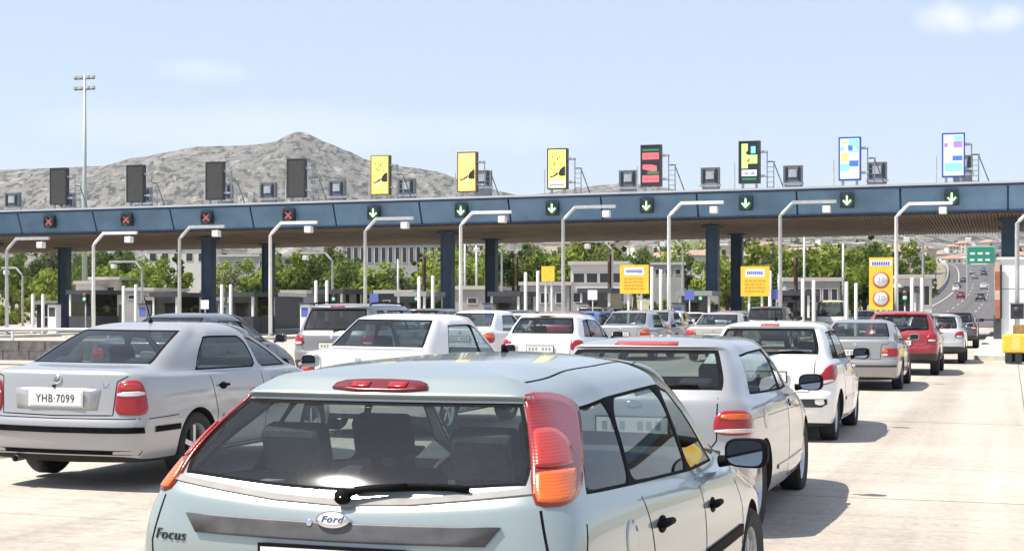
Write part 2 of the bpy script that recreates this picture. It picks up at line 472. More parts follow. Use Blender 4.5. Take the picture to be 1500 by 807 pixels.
    def ray(s, p, d, off):
        h = s.bvh.ray_cast(Vector(p), Vector(d))
        if h[0] is None: return s.near(p, off)
        n = h[1]
        if n.dot(Vector(d)) > 0: n = -n
        return h[0]+n*off
    def proj(s, mode, u, v, off):
        if mode == 'rear': return s.ray((u, -2, v), (0, 1, 0), off)
        if mode == 'right': return s.ray((3, u, v), (-1, 0, 0), off)
        if mode == 'left': return s.ray((-3, u, v), (1, 0, 0), off)
        if mode == 'top': return s.ray((u, v, 3), (0, 0, -1), off)
        if mode == 'front': return s.ray((u, 9, v), (0, -1, 0), off)
        a = R(mode)      # number: degrees turned from straight behind towards the right (negative: left); u runs sideways seen that way
        d = Vector((-math.sin(a), math.cos(a), 0)); e = Vector((math.cos(a), math.sin(a), 0))
        return s.ray(e*u-d*4+Vector((0, 0, v)), d, off)
    def uof(s, a, x, y): return x*math.cos(R(a))+y*math.sin(R(a))
    def patch(s, name, outline, mode, m, off=.006, rings=5, dens=.03, smooth=True, parent=None, bulge=0., rnd=0):
        """star-shaped outline laid on the shell as a plate with a rim"""
        for _ in range(rnd):
            q = []
            for a, b in zip(outline, outline[1:]+outline[:1]): q += [(a[0]*.75+b[0]*.25, a[1]*.75+b[1]*.25), (a[0]*.25+b[0]*.75, a[1]*.25+b[1]*.75)]
            outline = q
        pts = []
        n = len(outline)
        for i in range(n):
            a, b = Vector(outline[i]), Vector(outline[(i+1) % n]); k = max(1, int((b-a).length/dens))
            for q in range(k): pts.append(a.lerp(b, q/k))
        c = sum(pts, Vector((0, 0)))/len(pts)
        mb = MB(); N = len(pts)
        idx = []
        for r in range(rings+1):
            f = 1-r/rings
            if r == rings:
                idx.append([len(mb.v)]*N); mb.v.append(tuple(s.proj(mode, c.x, c.y, off+bulge)))
            else:
                idx.append(list(range(len(mb.v), len(mb.v)+N)))
                for p in pts:
                    q = c.lerp(p, f); mb.v.append(tuple(s.proj(mode, q.x, q.y, off+bulge*(1-f*f))))
        base = list(range(len(mb.v), len(mb.v)+N))
        for p in pts: mb.v.append(tuple(s.proj(mode, p.x, p.y, -.012)))
        def face(f, sm): mb.f.append(f); mb.mi.append(0); mb.sm.append(sm)
        for i in range(N):
            j = (i+1) % N
            face((base[i], base[j], idx[0][j], idx[0][i]), False)
            for r in range(rings):
                if r == rings-1: face((idx[r][i], idx[r][j], idx[r+1][0]), smooth)
                else: face((idx[r][i], idx[r][j], idx[r+1][j], idx[r+1][i]), smooth)
        return mb.build(name, m, parent or s.root)
    def strip(s, name, path, mode, width, m, off=.003, closed=False, dens=.04, parent=None, thick=.008):
        """ribbon along a path on the shell"""
        pts = []
        P = [Vector(p) for p in path]
        if closed: P.append(P[0])
        for a, b in zip(P, P[1:]):
            k = max(1, int((b-a).length/dens))
            for q in range(k): pts.append(a.lerp(b, q/k))
        pts.append(P[-1]); mb = MB(); N = len(pts)
        for i, p in enumerate(pts):
            a = pts[i-1] if i else (pts[-2] if closed else pts[0]); b = pts[i+1] if i < N-1 else (pts[1] if closed else pts[-1])
            d = (b-a).normalized(); nrm = Vector((-d.y, d.x))*width/2
            for q, o in ((p-nrm, -thick), (p-nrm, off), (p+nrm, off), (p+nrm, -thick)): mb.v.append(tuple(s.proj(mode, q.x, q.y, o)))
        for i in range(N-1):
            for k in range(3): mb.f.append((4*i+k, 4*i+k+1, 4*i+k+5, 4*i+k+4)); mb.mi.append(0); mb.sm.append(False)
        return mb.build(name, m, parent or s.root)
    def lines(s, name, paths, width=.007, m=None, off=.0012):
        """shut lines: all of a panel's joints in one part"""
        for mode, path in paths: s.strip(name, path, mode, width, m or M['black_trim'], off, parent=s.root, thick=.0)
    def letter(s, name, txt, size, x, z, m, sx=1., shear=.0):
        """raised lettering that follows the shell"""
        o = text_obj(name, txt, size, m, s.root, (0, 0, 0), sx=1., depth=.5, shear=shear)
        for v in o.data.vertices:
            q = s.proj('rear', x+v.co.x*sx, z+v.co.y, .005 if v.co.z > 0 else -.002); v.co = q
        o.rotation_euler = (0, 0, 0); o.data.update(); return o
    # ---- wheels, inside
    def wheels(s):
        S = s.S; tr = S['track']/2
        for (y, r) in S['wheels']:
            for sg in (1, -1):
                w2 = .10; mb = MB(); rim = r*.66
                mb.lathe([(rim, -w2*.75), (r*.93, -w2), (r, -w2*.7), (r, w2*.7), (r*.93, w2), (rim, w2*.75)], 32, 'x')
                t = mb.build('wheel', M['rubber'], s.root, (tr*sg, y, r))
                rm = MB(); o = sg
                style = S.get('rim', 'spoke')
                rm.lathe([(rim+.004, w2*.78*o), (rim*.93, w2*.62*o), (rim*.9, w2*.2*o), (rim*.9, -w2*.7*o)], 32, 'x')
                if style == 'spoke':
                    ns = S.get('spokes', 5)
                    for k in range(ns):
                        T = Matrix.Rotation(2*math.pi*k/ns, 4, 'X')
                        xa, xb = sorted((w2*.25*o, w2*.58*o))
                        rm.box(xa, xb, -rim*.11, rim*.11, rim*.18, rim*.94, T=T)
                    rm.lathe([(0.001, w2*.62*o), (rim*.2, w2*.6*o), (rim*.24, w2*.2*o)], 16, 'x')
                else:
                    rm.lathe([(rim*.9, w2*.45*o), (rim*.7, w2*.62*o), (rim*.4, w2*.6*o), (.03, w2*.66*o), (0.001, w2*.66*o)], 32, 'x')
                    for k in range(8):
                        T = Matrix.Rotation(2*math.pi*k/8, 4, 'X'); xa, xb = sorted((w2*.55*o, w2*.66*o))
                        rm.box(xa, xb, -rim*.05, rim*.05, rim*.35, rim*.85, T=T)
                rm.lathe([(rim*.6, -w2*.1*o), (rim*.6, w2*.05*o), (0.001, w2*.05*o)], 20, 'x', mi=1)
                rm.build('rim', [M[S.get('rim_mat', 'alloy')], M['under']], t)
    def interior(s):
        S = s.S; y0, y1 = S['cabin']; W = S['cab_w']; zb = S.get('cab_z', .92)
        b = MB(); b.box(-W, W, y0+.05, y1+.5, .32, .36); b.build('cabin_floor', M['interior'], s.root)
        d = MB(); d.prism([(y1-.05, .55), (y1-.1, zb-.02), (y1+.15, zb+.05), (y1+.55, zb), (y1+.55, .5)], -W, W, 'yz'); d.build('dashboard', M['interior'], s.root)
        sh = S.get('shelf')
        if sh:
            q = MB(); q.box(-W*.93, W*.93, sh[0], sh[1], sh[2]-.02, sh[2]); q.build('parcel_shelf', M[S.get('shelf_mat', 'interior')], s.root)
        def seat(x, y, wd, hr=True, fr=.0):
            q = MB(); q.box(-wd/2, wd/2, .02, .5, .28, .46)
            T = Matrix.Translation((0, .02, .42)) @ Matrix.Rotation(R(17), 4, 'X')
            q.box(-wd/2, wd/2, -.12, .03, 0, .58, T=T)
            o = q.build('seat', M['seat_fabric'], s.root, (x, y, zb-.92+fr), bevel=.05)
            if hr:
                for hx in ([0] if wd < .7 else [-wd*.3, wd*.3]):
                    h = MB(); T2 = T @ Matrix.Translation((hx, 0, .60+(S.get('rest_up', 0) if wd > .7 else .02)))
                    h.box(-.125, .125, -.12, -.01, .03, .21, T=T2)
                    h.tube([T2 @ Vector((-.05, -.06, -.16)), T2 @ Vector((-.05, -.06, .06))], .008, 6); h.tube([T2 @ Vector((.05, -.06, -.16)), T2 @ Vector((.05, -.06, .06))], .008, 6)
                    h.build('headrest', M['seat_fabric'], o, bevel=.028)
        for x in (-.37, .37): seat(x, y0+S.get('front_seat', 1.25), .50, True, .0)
        seat(0, y0+S.get('rear_seat', .42), 1.25, S.get('rear_rests', False), -.06)
        wr = MB(); T = Matrix.Translation((-.37, y1-.30, zb-.13)) @ Matrix.Rotation(R(62), 4, 'X')
        wr.tube([T @ Vector((.18*math.cos(a), .18*math.sin(a), 0)) for a in [2*math.pi*i/20 for i in range(21)]], .016, 6)
        wr.box(-.17, .17, -.03, .03, -.01, .01, T=T); wr.build('steering_wheel', M['interior'], s.root)
        mi_ = S.get('mirror_in')
        if mi_:
            q = MB(); q.box(-.12, .12, mi_[0]-.015, mi_[0]+.015, mi_[1]-.035, mi_[1]+.035); q.build('rear_view_mirror', M['interior'], s.root, bevel=.01)
    def mirrors(s, y, z, x, m, size=1.):
        for sg in (1, -1):
            b = MB(); T = Matrix.Translation((sg*(x+.115), y, z)) @ Matrix.Rotation(R(-8*sg), 4, 'Z')
            o = MB(); k = size
            prof = [(.1*math.copysign(abs(math.cos(t))**.55, math.cos(t)), (.068+.006*math.cos(t))*math.copysign(abs(math.sin(t))**.6, math.sin(t))) for t in [2*math.pi*(i+.5)/22 for i in range(22)]]
            n = len(prof)
            for d, sc_ in ((-.05, .93), (-.035, 1), (.03, .92), (.07, .7), (.09, .4)):
                o.v += [tuple(T @ Vector((u*sc_*k*sg, d, v*sc_*k))) for u, v in prof]
            for r in range(4):
                for i in range(n): o.f.append((r*n+i, r*n+(i+1) % n, (r+1)*n+(i+1) % n, (r+1)*n+i)); o.mi.append(0); o.sm.append(True)
            o.f.append(tuple(4*n+i for i in range(n))); o.mi.append(0); o.sm.append(True)
            o.f.append(tuple(range(n))); o.mi.append(0); o.sm.append(False)
            o.tube([(sg*(x-.03), y+.03, z-.05), (sg*(x+.05), y+.02, z-.04)], [.03, .022], 8)
            ob = o.build('wing_mirror', m, s.root)
            g = MB(); g.poly([T @ Vector((u*.84*k*sg, -.0515, v*.84*k)) for u, v in prof]); g.build('mirror_glass', M['chrome'] if 'mirror_glass' not in M else M['mirror_glass'], ob)
    def handle(s, y, z, m, mode, ln=.17):
        """door handle: dark cup and a bar standing off it"""
        c = s.patch('handle_cup', [(y+ln*.42*math.cos(a), z+.034*math.sin(a)) for a in [2*math.pi*i/14 for i in range(14)]], mode, M['black_trim'], .002, 2, .1)
        p = [s.proj(mode, y+ln*k, z+.004, o) for k, o in ((-.5, .004), (-.36, .028), (.36, .028), (.5, .004))]
        b = MB(); b.tube(p, [.010, .014, .014, .010], 8); b.build('door_handle', m, s.root)
    def plate(s, z, txt=None, frame=True, x=0., w=.52, h=.115, y=None, style='dark'):
        p = s.proj('rear', x, z, .012) if y is None else Vector((x, y, z))
        b = MB(); b.box(-w/2-.012, w/2+.012, 0, .012, -h/2-.012, h/2+.012); f = b.build('number_plate', M['black_trim'] if frame else M['plate_white'], s.root, (p.x, p.y-.006, p.z))
        g = MB(); g.box(-w/2, w/2, -.004, .0, -h/2, h/2); g.build('plate_face', M['plate_white'], f)
        if txt: text_obj('plate_text', txt, h*.86, M['plate_ink'], f, (0, -.0055, 0), sx=.86, depth=.0008)
        else:
            q = MB()
            for i in range(7):
                if i != 3: q.box(-w*.42+i*w*.125, -w*.42+i*w*.125+w*.075, -.0055, -.0035, -h*.27, h*.27)
            tag(q.build('plate_characters', M['plate_faint'], f), kind='stuff')
        return f
mm('mirror_glass', (.62, .66, .70), .05, 1.)
def lv(z, yr, yf, w, c=(.05, .12, .10, .18), **k):
    d = dict(z=z, yr=yr, yf=yf, w=w, c=c); d.update(k); return d
# ---- silver-blue hatchback in the foreground
PAINT = {}
mm('dusty_plastic', (.26, .25, .24), .7, var=.15, scale=10)
M['deep_red_lens'] = lens('deep_red_lens', (.13, .004, .006))
PAINT['ice'] = paint('ice_blue_paint', (.325, .385, .38), .45, .33, .2)
def car_focus():
    gy = lambda a, b, c, d, e, f: [a, b, c, d, e, f]
    S = dict(paint=PAINT['ice'], wheels=[(.72, .305), (3.335, .305)], track=1.46, sub=3, g0=7, quarter='glass', cpillar='paint', rim='cap', rim_mat='steel_wheel',
             ys_low=[None, .98, 1.08, 2.0, 2.1, 3.0], seal=.014, seal_rear=.016, glass_mat={'rear_window': 'clear_glass'}, open_window=2.0,
             levels=[
        lv((.21, .21, .21, .22), .14, 4.02, (.66, .72, .64)),
        lv((.26, .22, .22, .25), .03, 4.08, (.78, .815, .76), (.06, .2, .12, .2)),
        lv((.42, .42, .42, .42), -.005, 4.15, (.81, .845, .80), (.08, .22, .14, .22)),
        lv((.60, .60, .60, .58), 0., 4.15, (.835, .855, .805), (.07, .22, .15, .24)),
        lv((.66, .70, .68, .66), .035, 4.11, (.845, .857, .80), (.065, .24, .15, .25)),
        lv((.86, .84, .78, .74), .040, 4.02, (.845, .852, .75), (.065, .26, .16, .28)),
        lv((.995, .955, .84, .86), .075, 3.55, (.815, .828, .76), (.065, .2, .17, .25), v=.045),
        lv((1.045, .995, .875, .98), .105, 3.20, (.785, .802, .71), (.07, .20, .16, .1), ys=[.36, .97, 1.0, 1.95, 2.0, 3.0], a2=GL_A2, v=.060),
        lv((1.20, 1.17, 1.13, 1.2), .26, 2.82, (.705, .742, .665), (.07, .20, .14, .1), ys=[.58, 1.03, 1.055, 1.90, 1.945, 2.65], a2=GL_A2, v=.02),
        lv((1.312, 1.285, 1.30, 1.37), .425, 2.46, (.615, .675, .62), (.06, .18, .13, .1), ys=[.92, 1.11, 1.13, 1.86, 1.895, 2.33], a2=GL_A2, arch=.065),
        lv((1.335, 1.325, 1.345, 1.398), .405, 2.41, (.60, .635, .58), (.06, .17, .10, .1), ys=[.80, 1.0, 1.07, 1.82, 1.88, 2.27], a2=GL_A2, arch=.05),
        lv((1.398, 1.392, 1.41, 1.418), .50, 2.27, (.51, .54, .47), (.05, .15, .10, .1), ys=[.80, .98, 1.05, 1.80, 1.88, 2.16], a2=.86, arch=.03),
        lv((1.432, 1.442, 1.452, 1.438), .74, 2.1, (.22, .22, .2), (.02, .08, .05, .05), ys=[.84, .98, 1.05, 1.75, 1.83, 2.0]),
        ],
             creases=[(3, 0, 6, .5), (4, 0, 4, .4), (6, 0, 3, .45), (7, 3, 11, .35), (9, 0, 3, .5), (10, 0, 3, .6), (11, 0, 3, .45)],
             col_creases=[(2, 7, 10, .5), (4, 7, 9, .25)],
             cabin=(.45, 2.55), cab_w=.70, cab_z=.92, shelf=(.22, .80, .97), shelf_mat='pale_trim', mirror_in=(2.35, 1.24), front_seat=1.12, rear_seat=.36, rear_rests=True, rest_up=.10)
    c = Car('hatchback', S, 'ice blue metallic hatchback with tall lamps beside its rear window, front right window open', 'car', 'cars queueing at the toll plaza')
    # tall lamps on the rear pillars
    for sg, md in ((1, 40), (-1, -40)):
        def U(x, y): return c.uof(40, x, y)*sg
        o = [(.700, .125, 1.035), (.705, .13, .99), (.76, .24, .99), (.81, .34, 1.02), (.80, .43, 1.08), (.775, .54, 1.16), (.73, .68, 1.245), (.69, .76, 1.29), (.64, .64, 1.335), (.565, .44, 1.345), (.575, .43, 1.31), (.64, .27, 1.18)]
        ol = [(U(x, y), z) for x, y, z in o]
        L = c.patch('tail_lamp', ol, md, M['dark_red_lens'], .006, 6, .02, rnd=1)
        def seg(nm, zz0, zz1, m, f=.84, off=.011):
            # inner lenses: the lamp outline cut between two heights, drawn in a little
            cu = sum(p[0] for p in ol)/len(ol); row = []
            def span(z):
                xs = []
                for (a, b) in zip(ol, ol[1:]+ol[:1]):
                    if (a[1]-z)*(b[1]-z) <= 0 and a[1] != b[1]: xs.append(a[0]+(b[0]-a[0])*(z-a[1])/(b[1]-a[1]))
                return (min(xs), max(xs)) if xs else (cu, cu)
            lo, hi = [], []
            n = 7
            for i in range(n+1):
                z = zz0+(zz1-zz0)*i/n; a, b = span(z)
                if sg < 0: a, b = b, a
                wv = b-a; round_ = 1 if nm != 'brake_lens' else (1-.55*max(0, (i/n-.35)/.65)**2)
                lo.append((a+wv*.05, z)); hi.append((a+wv*(.05+f*.9*round_), z))
            c.patch(nm, lo+hi[::-1], md, m, off, 4, .02, parent=L, rnd=2)
        seg('indicator_lens', 1.00, 1.095, M['orange_lens'], .80)
        seg('brake_lens', 1.105, 1.225, M['pink_lens'], .72)
    # black strip over the number plate, badge, lettering
    c.patch('tailgate_strip', [(-.585, .925), (-.30, .921), (0, .918), (.30, .921), (.585, .925), (.535, .862), (.3, .858), (0, .856), (-.3, .858), (-.535, .862)], 'rear', M['grey_plastic'], .014, 4, .05)
    e = c.patch('badge', [(.062*math.cos(a), .925+.026*math.sin(a)) for a in [2*math.pi*i/28 for i in range(28)]], 'rear', M['chrome'], .026, 3, .05)
    c.patch('badge_field', [(.053*math.cos(a), .925+.0205*math.sin(a)) for a in [2*math.pi*i/24 for i in range(24)]], 'rear', M['badge_pale'], .029, 3, .05, parent=e)
    q = c.proj('rear', 0, .925, .030); text_obj('badge_text', 'Ford', .033, M['badge_blue'], e, q, (R(74), 0, 0), 1.15, .0012, .25)
    c.letter('model_lettering', 'Focus', .052, -.655, .845, M['badge_dark'], 1.05, .2)
    c.plate(.775, None, w=.52, h=.115)
    c.patch('tailgate_lock', [(-.09+.012*math.cos(a), .915+.012*math.sin(a)) for a in [2*math.pi*i/10 for i in range(10)]], 'rear', M['chrome'], .017, 2, .05)
    # high brake lamp in the roof edge, wiper, washer
    c.patch('high_brake_lamp', [(-.19, 1.343), (.19, 1.343), (.175, 1.374), (.06, 1.381), (-.06, 1.381), (-.175, 1.374)], 'rear', M['deep_red_lens'], .010, 3, .03, rnd=1)
    for x in (-.09, .055): c.patch('brake_bulb_lens', [(x-.02, 1.351), (x+.05, 1.351), (x+.05, 1.369), (x-.02, 1.369)], 'rear', M['red_lens'], .0145, 2, .03)
    wp = MB(); b0 = c.proj('rear', .02, .995, .02)
    wp.lathe([(.001, -.03), (.026, -.028), (.028, 0)], 16, 'y', tuple(b0)); 
    arm = [c.proj('rear', x, z, o) for x, z, o in ((.02, .995, .03), (.10, 1.012, .035), (.24, 1.03, .03))]
    wp.tube(arm, [.016, .011, .008], 8)
    bl = [c.proj('rear', x, z, o) for x, z, o in ((.05, 1.02, .018), (.16, 1.03, .02), (.28, 1.036, .02), (.40, 1.036, .02), (.46, 1.032, .018))]
    wp.tube(bl, .009, 6); wp.tube([p+Vector((0, .006, -.012)) for p in bl], .005, 6)
    wp.build('rear_wiper', M['black_trim'], c.root)
    # lower edge of the rear glass: dusty grey band
    c.strip('window_band', [(-.675, 1.040), (-.45, 1.014), (-.25, .993), (0, .983), (.25, .993), (.45, 1.014), (.675, 1.040)], 'rear', .020, M['dusty_plastic'], .006, dens=.02)
    # shut lines
    ln = [('rear', [(-.705, .98), (-.745, .82), (-.72, .66), (-.5, .632), (0, .62), (.5, .632), (.72, .66), (.745, .82), (.705, .98)])]
    for sd in ('right', 'left'):
        ln += [(sd, [(2.06, .28), (2.055, .6), (2.0, .90)]), (sd, [(3.02, .30), (3.02, .6), (2.98, .83)]), (sd, [(1.10, .40), (1.13, .55), (1.12, .70), (1.04, .93)]),
               (sd, [(1.12, .275), (2.06, .27), (3.02, .275)]), (sd, [(.16, .60), (.38, .615)]), (sd, [(.31, .92), (.25, .8), (.23, .6)])]
    ln += [('top', [(-.50, .60), (-.515, 1.0), (-.52, 1.4), (-.50, 2.2)]), ('top', [(.50, .60), (.515, 1.0), (.52, 1.4), (.50, 2.2)])]
    c.lines('shut_line', ln, .008)
    c.patch('fuel_flap', [(.80+.085*math.cos(a), .80+.075*math.sin(a)) for a in [2*math.pi*i/20 for i in range(20)]], 'right', S['paint'], .002, 3, .05)
    for sd in ('right', 'left'):
        c.strip('rub_strip', [(1.14, .565), (2.03, .555)], sd, .05, M['black_trim'], .012); c.strip('rub_strip', [(2.08, .555), (2.98, .55)], sd, .05, M['black_trim'], .012)
        c.handle(1.25, .80, M['black_trim'], sd); c.handle(2.22, .76, M['black_trim'], sd)
    c.strip('bumper_strip', [(-.74, .575), (-.5, .565), (0, .56), (.5, .565), (.74, .575)], 'rear', .06, M['bumper_plastic'], .012)
    c.mirrors(2.70, .955, .80, M['black_trim'], 1.05)
    an = MB(); p = c.proj('top', 0, 1.8, 0); an.tube([p, p+Vector((0, -.02, .03))], [.018, .01], 8); an.build('aerial_base', M['black_trim'], c.root)
    for sg in (1, -1):
        c.patch('headlamp', [(sg*.42, .66), (sg*.74, .68), (sg*.76, .80), (sg*.56, .74), (sg*.42, .72)], 'front', M['clear_lens'], .006, 3, .05)
    c.patch('grille', [(-.33, .60), (.33, .60), (.36, .68), (-.36, .68)], 'front', M['black_trim'], .004, 3, .05)
    return c
mm('badge_pale', (.66, .67, .72), .25, .3)
mm('badge_blue', (.03, .04, .12), .4)
mm('badge_dark', (.05, .05, .055), .35, .4)
# ---- parametric shells for the other cars
def sedan_spec(pt, L=4.5, W=.86, H=1.43, rax=1.05, wb=2.52, deck=1.02, wy=.62, wty=1.30, r=.31, belt=.93, cp=.34, low=.0, **k):
    a = L-.02
    S = dict(paint=pt, wheels=[(rax, r), (rax+wb, r)], track=1.48, g0=8, quarter='paint', qbar='side_glass', sub=2,
        ys_low=[None, 1.18, 1.28, 2.32, 2.40, 3.30], seal=.018, seal_rear=.03,
        levels=[
        lv((.21, .21, .21, .22), .18, a-.15, (W*.80, W*.86, W*.78)),
        lv((.27, .22, .22, .25), .05, a-.06, (W*.92, W*.96, W*.9), (.06, .22, .12, .2)),
        lv((.42, .42, .42, .42), .0, L, (W*.955, W, W*.94), (.08, .24, .14, .22)),
        lv((.57, .60, .60, .58), .0, L, (W*.965, W, W*.95), (.08, .26, .15, .24)),
        lv((.63, .68, .68, .66), .035, a-.03, (W*.96, W, W*.94), (.07, .27, .15, .25)),
        lv((.86, .85, .82, .74), .05, a-.12, (W*.95, W*.99, W*.9), (.07, .3, .16, .28)),
        lv((deck-.02, belt, belt-.02, .86), .07, a-.50, (W*.915, W*.96, W*.87), (.07, .22, .17, .25)),
        lv((deck+.01, belt+.02, belt, .93), wy*.5, L-.80, (W*.89, W*.93, W*.85), (.05, .15, .16, .2)),
        lv((deck+.02, belt+.03, belt+.01, belt+.05), wy, L-1.06, (W*.83, W*.905, W*.83), (.10, .20, .16, .1), ys=[wy+.32, wy+.32+cp, wy+.40+cp, 2.34, 2.42, L-1.22], a2=GL_A2),
        lv((deck+.19, 1.17, 1.15, 1.2), (wy+wty)/2-.02, L-1.42, (W*.76, W*.835, W*.76), (.09, .18, .14, .1), ys=[wy+.55, wy+.45+cp, wy+.52+cp, 2.30, 2.365, L-1.60], a2=GL_A2),
        lv((H-.065, H-.145, H-.15, H-.065), wty, L-1.80, (W*.68, W*.765, W*.69), (.08, .16, .13, .1), ys=[wty+.12, wty+.30, wty+.36, 2.25, 2.30, L-1.96], a2=GL_A2, arch=.06),
        lv((H-.045, H-.095, H-.095, H-.04), wty+.04, L-1.86, (W*.66, W*.70, W*.65), (.07, .14, .10, .1), ys=[wty+.2, wty+.36, wty+.42, 2.22, 2.26, L-2.02], a2=GL_A2, arch=.045),
        lv((H-.015, H-.015, H-.01, H-.015), wty+.22, L-2.04, (W*.53, W*.55, W*.5), (.05, .10, .10, .1), ys=[wty+.4, wty+.5, wty+.55, 2.15, 2.19, L-2.20]),
        lv((H-.004, H, H, H-.004), wty+.40, L-2.22, (.22, .22, .2), (.02, .08, .05, .05), ys=[wty+.52, wty+.57, wty+.6, 2.05, 2.08, L-2.34]),
        ],
        creases=[(3, 0, 6, .4), (4, 0, 4, .3), (6, 0, 4, .6), (8, 2, 11, .35), (8, 0, 2, .3), (10, 0, 3, .4)], col_creases=[(2, 8, 10, .4)],
        cabin=(wy+.45, L-1.62), cab_w=.70, cab_z=.91, shelf=(wy+.1, wty-.1, deck-.02), front_seat=1.02, rear_seat=.12, rear_rests=True)
    S.update(k); return S
def hatch_spec(pt, L=4.2, W=.88, H=1.42, rax=.78, wb=2.58, base=1.02, wy=.12, wty=.50, r=.315, belt=.94, side='5', top=.66, **k):
    a = L-.02; tp = H-.065
    if side == '3': ys = [[.62, .98, 1.02, 1.86, 1.94, L-1.25], [.74, 1.02, 1.06, 1.83, 1.90, L-1.58], [.95, 1.08, 1.12, 1.79, 1.85, L-1.92]]
    else: ys = [[.52, .92, .97, 1.90, 1.98, L-1.20], [.66, .96, 1.0, 1.87, 1.94, L-1.55], [.86, 1.01, 1.04, 1.83, 1.89, L-1.90]]
    S = dict(paint=pt, wheels=[(rax, r), (rax+wb, r)], track=1.42, g0=7, quarter='glass', sub=2, qbar='side_glass' if side == '3' else 'black_trim',
        ys_low=[None, 1.05, 1.12, 1.98, 2.06, 3.0], seal=.018, seal_rear=.035,
        levels=[
        lv((.19, .19, .19, .2), .14, a-.14, (W*.80, W*.86, W*.78)),
        lv((.235, .21, .21, .25), .045, a-.06, (W*.92, W*.96, W*.9), (.07, .2, .12, .2)),
        lv((.38, .40, .40, .42), .0, L, (W*.955, W, W*.94), (.09, .22, .14, .22)),
        lv((.58, .60, .60, .58), .0, L, (W*.97, W*1.0, W*.95), (.09, .24, .15, .24)),
        lv((.64, .70, .69, .66), .035, a-.03, (W*.965, W*1.0, W*.94), (.085, .26, .15, .25)),
        lv((.84, .86, .82, .76), .04, a-.12, (W*.955, W*.99, W*.9), (.085, .28, .16, .28)),
        lv((base-.06, belt+.01, belt-.03, .90), .07, a-.58, (W*.925, W*.965, W*.88), (.08, .22, .17, .25)),
        lv((base, belt+.05, belt, belt+.05), wy, L-1.0, (W*.875, W*.925, W*.83), (.08, .20, .16, .1), ys=ys[0], a2=GL_A2),
        lv(((base+tp)/2-.01, 1.2, 1.17, 1.22), wy+(wty-wy)*.42, L-1.38, (W*.81, W*.855, W*.77), (.08, .20, .14, .1), ys=ys[1], a2=GL_A2),
        lv((tp-.02, H-.13, H-.135, H-.055), wty-.02, L-1.76, (W*(top+.06), W*(top+.10), W*.70), (.07, .18, .13, .1), ys=ys[2], a2=GL_A2, arch=.055),
        lv((tp, H-.085, H-.085, H-.035), wty-.05, L-1.82, (W*(top+.04), W*(top+.06), W*.66), (.07, .17, .10, .1), ys=[wty+.3, .98, 1.05, 1.78, 1.85, L-1.98], a2=GL_A2, arch=.04),
        lv((H-.025, H-.02, H-.015, H-.015), wty+.06, L-2.0, (W*.58, W*.58, W*.52), (.05, .15, .10, .1), ys=[wty+.35, .95, 1.03, 1.74, 1.81, L-2.14], a2=.85),
        lv((H-.006, H, H, H-.006), wty+.3, L-2.18, (.22, .22, .2), (.02, .08, .05, .05), ys=[wty+.42, .96, 1.0, 1.64, 1.70, L-2.3]),
        ],
        creases=[(3, 0, 6, .4), (4, 0, 4, .3), (6, 0, 3, .35), (7, 3, 11, .35), (9, 0, 3, .45), (10, 0, 3, .5)], col_creases=[(2, 7, 9, .4)],
        cabin=(.45, L-1.75), cab_w=.70, cab_z=.92, shelf=(.24, .78, base-.06), front_seat=1.12, rear_seat=.32, rear_rests=True)
    S.update(k); return S
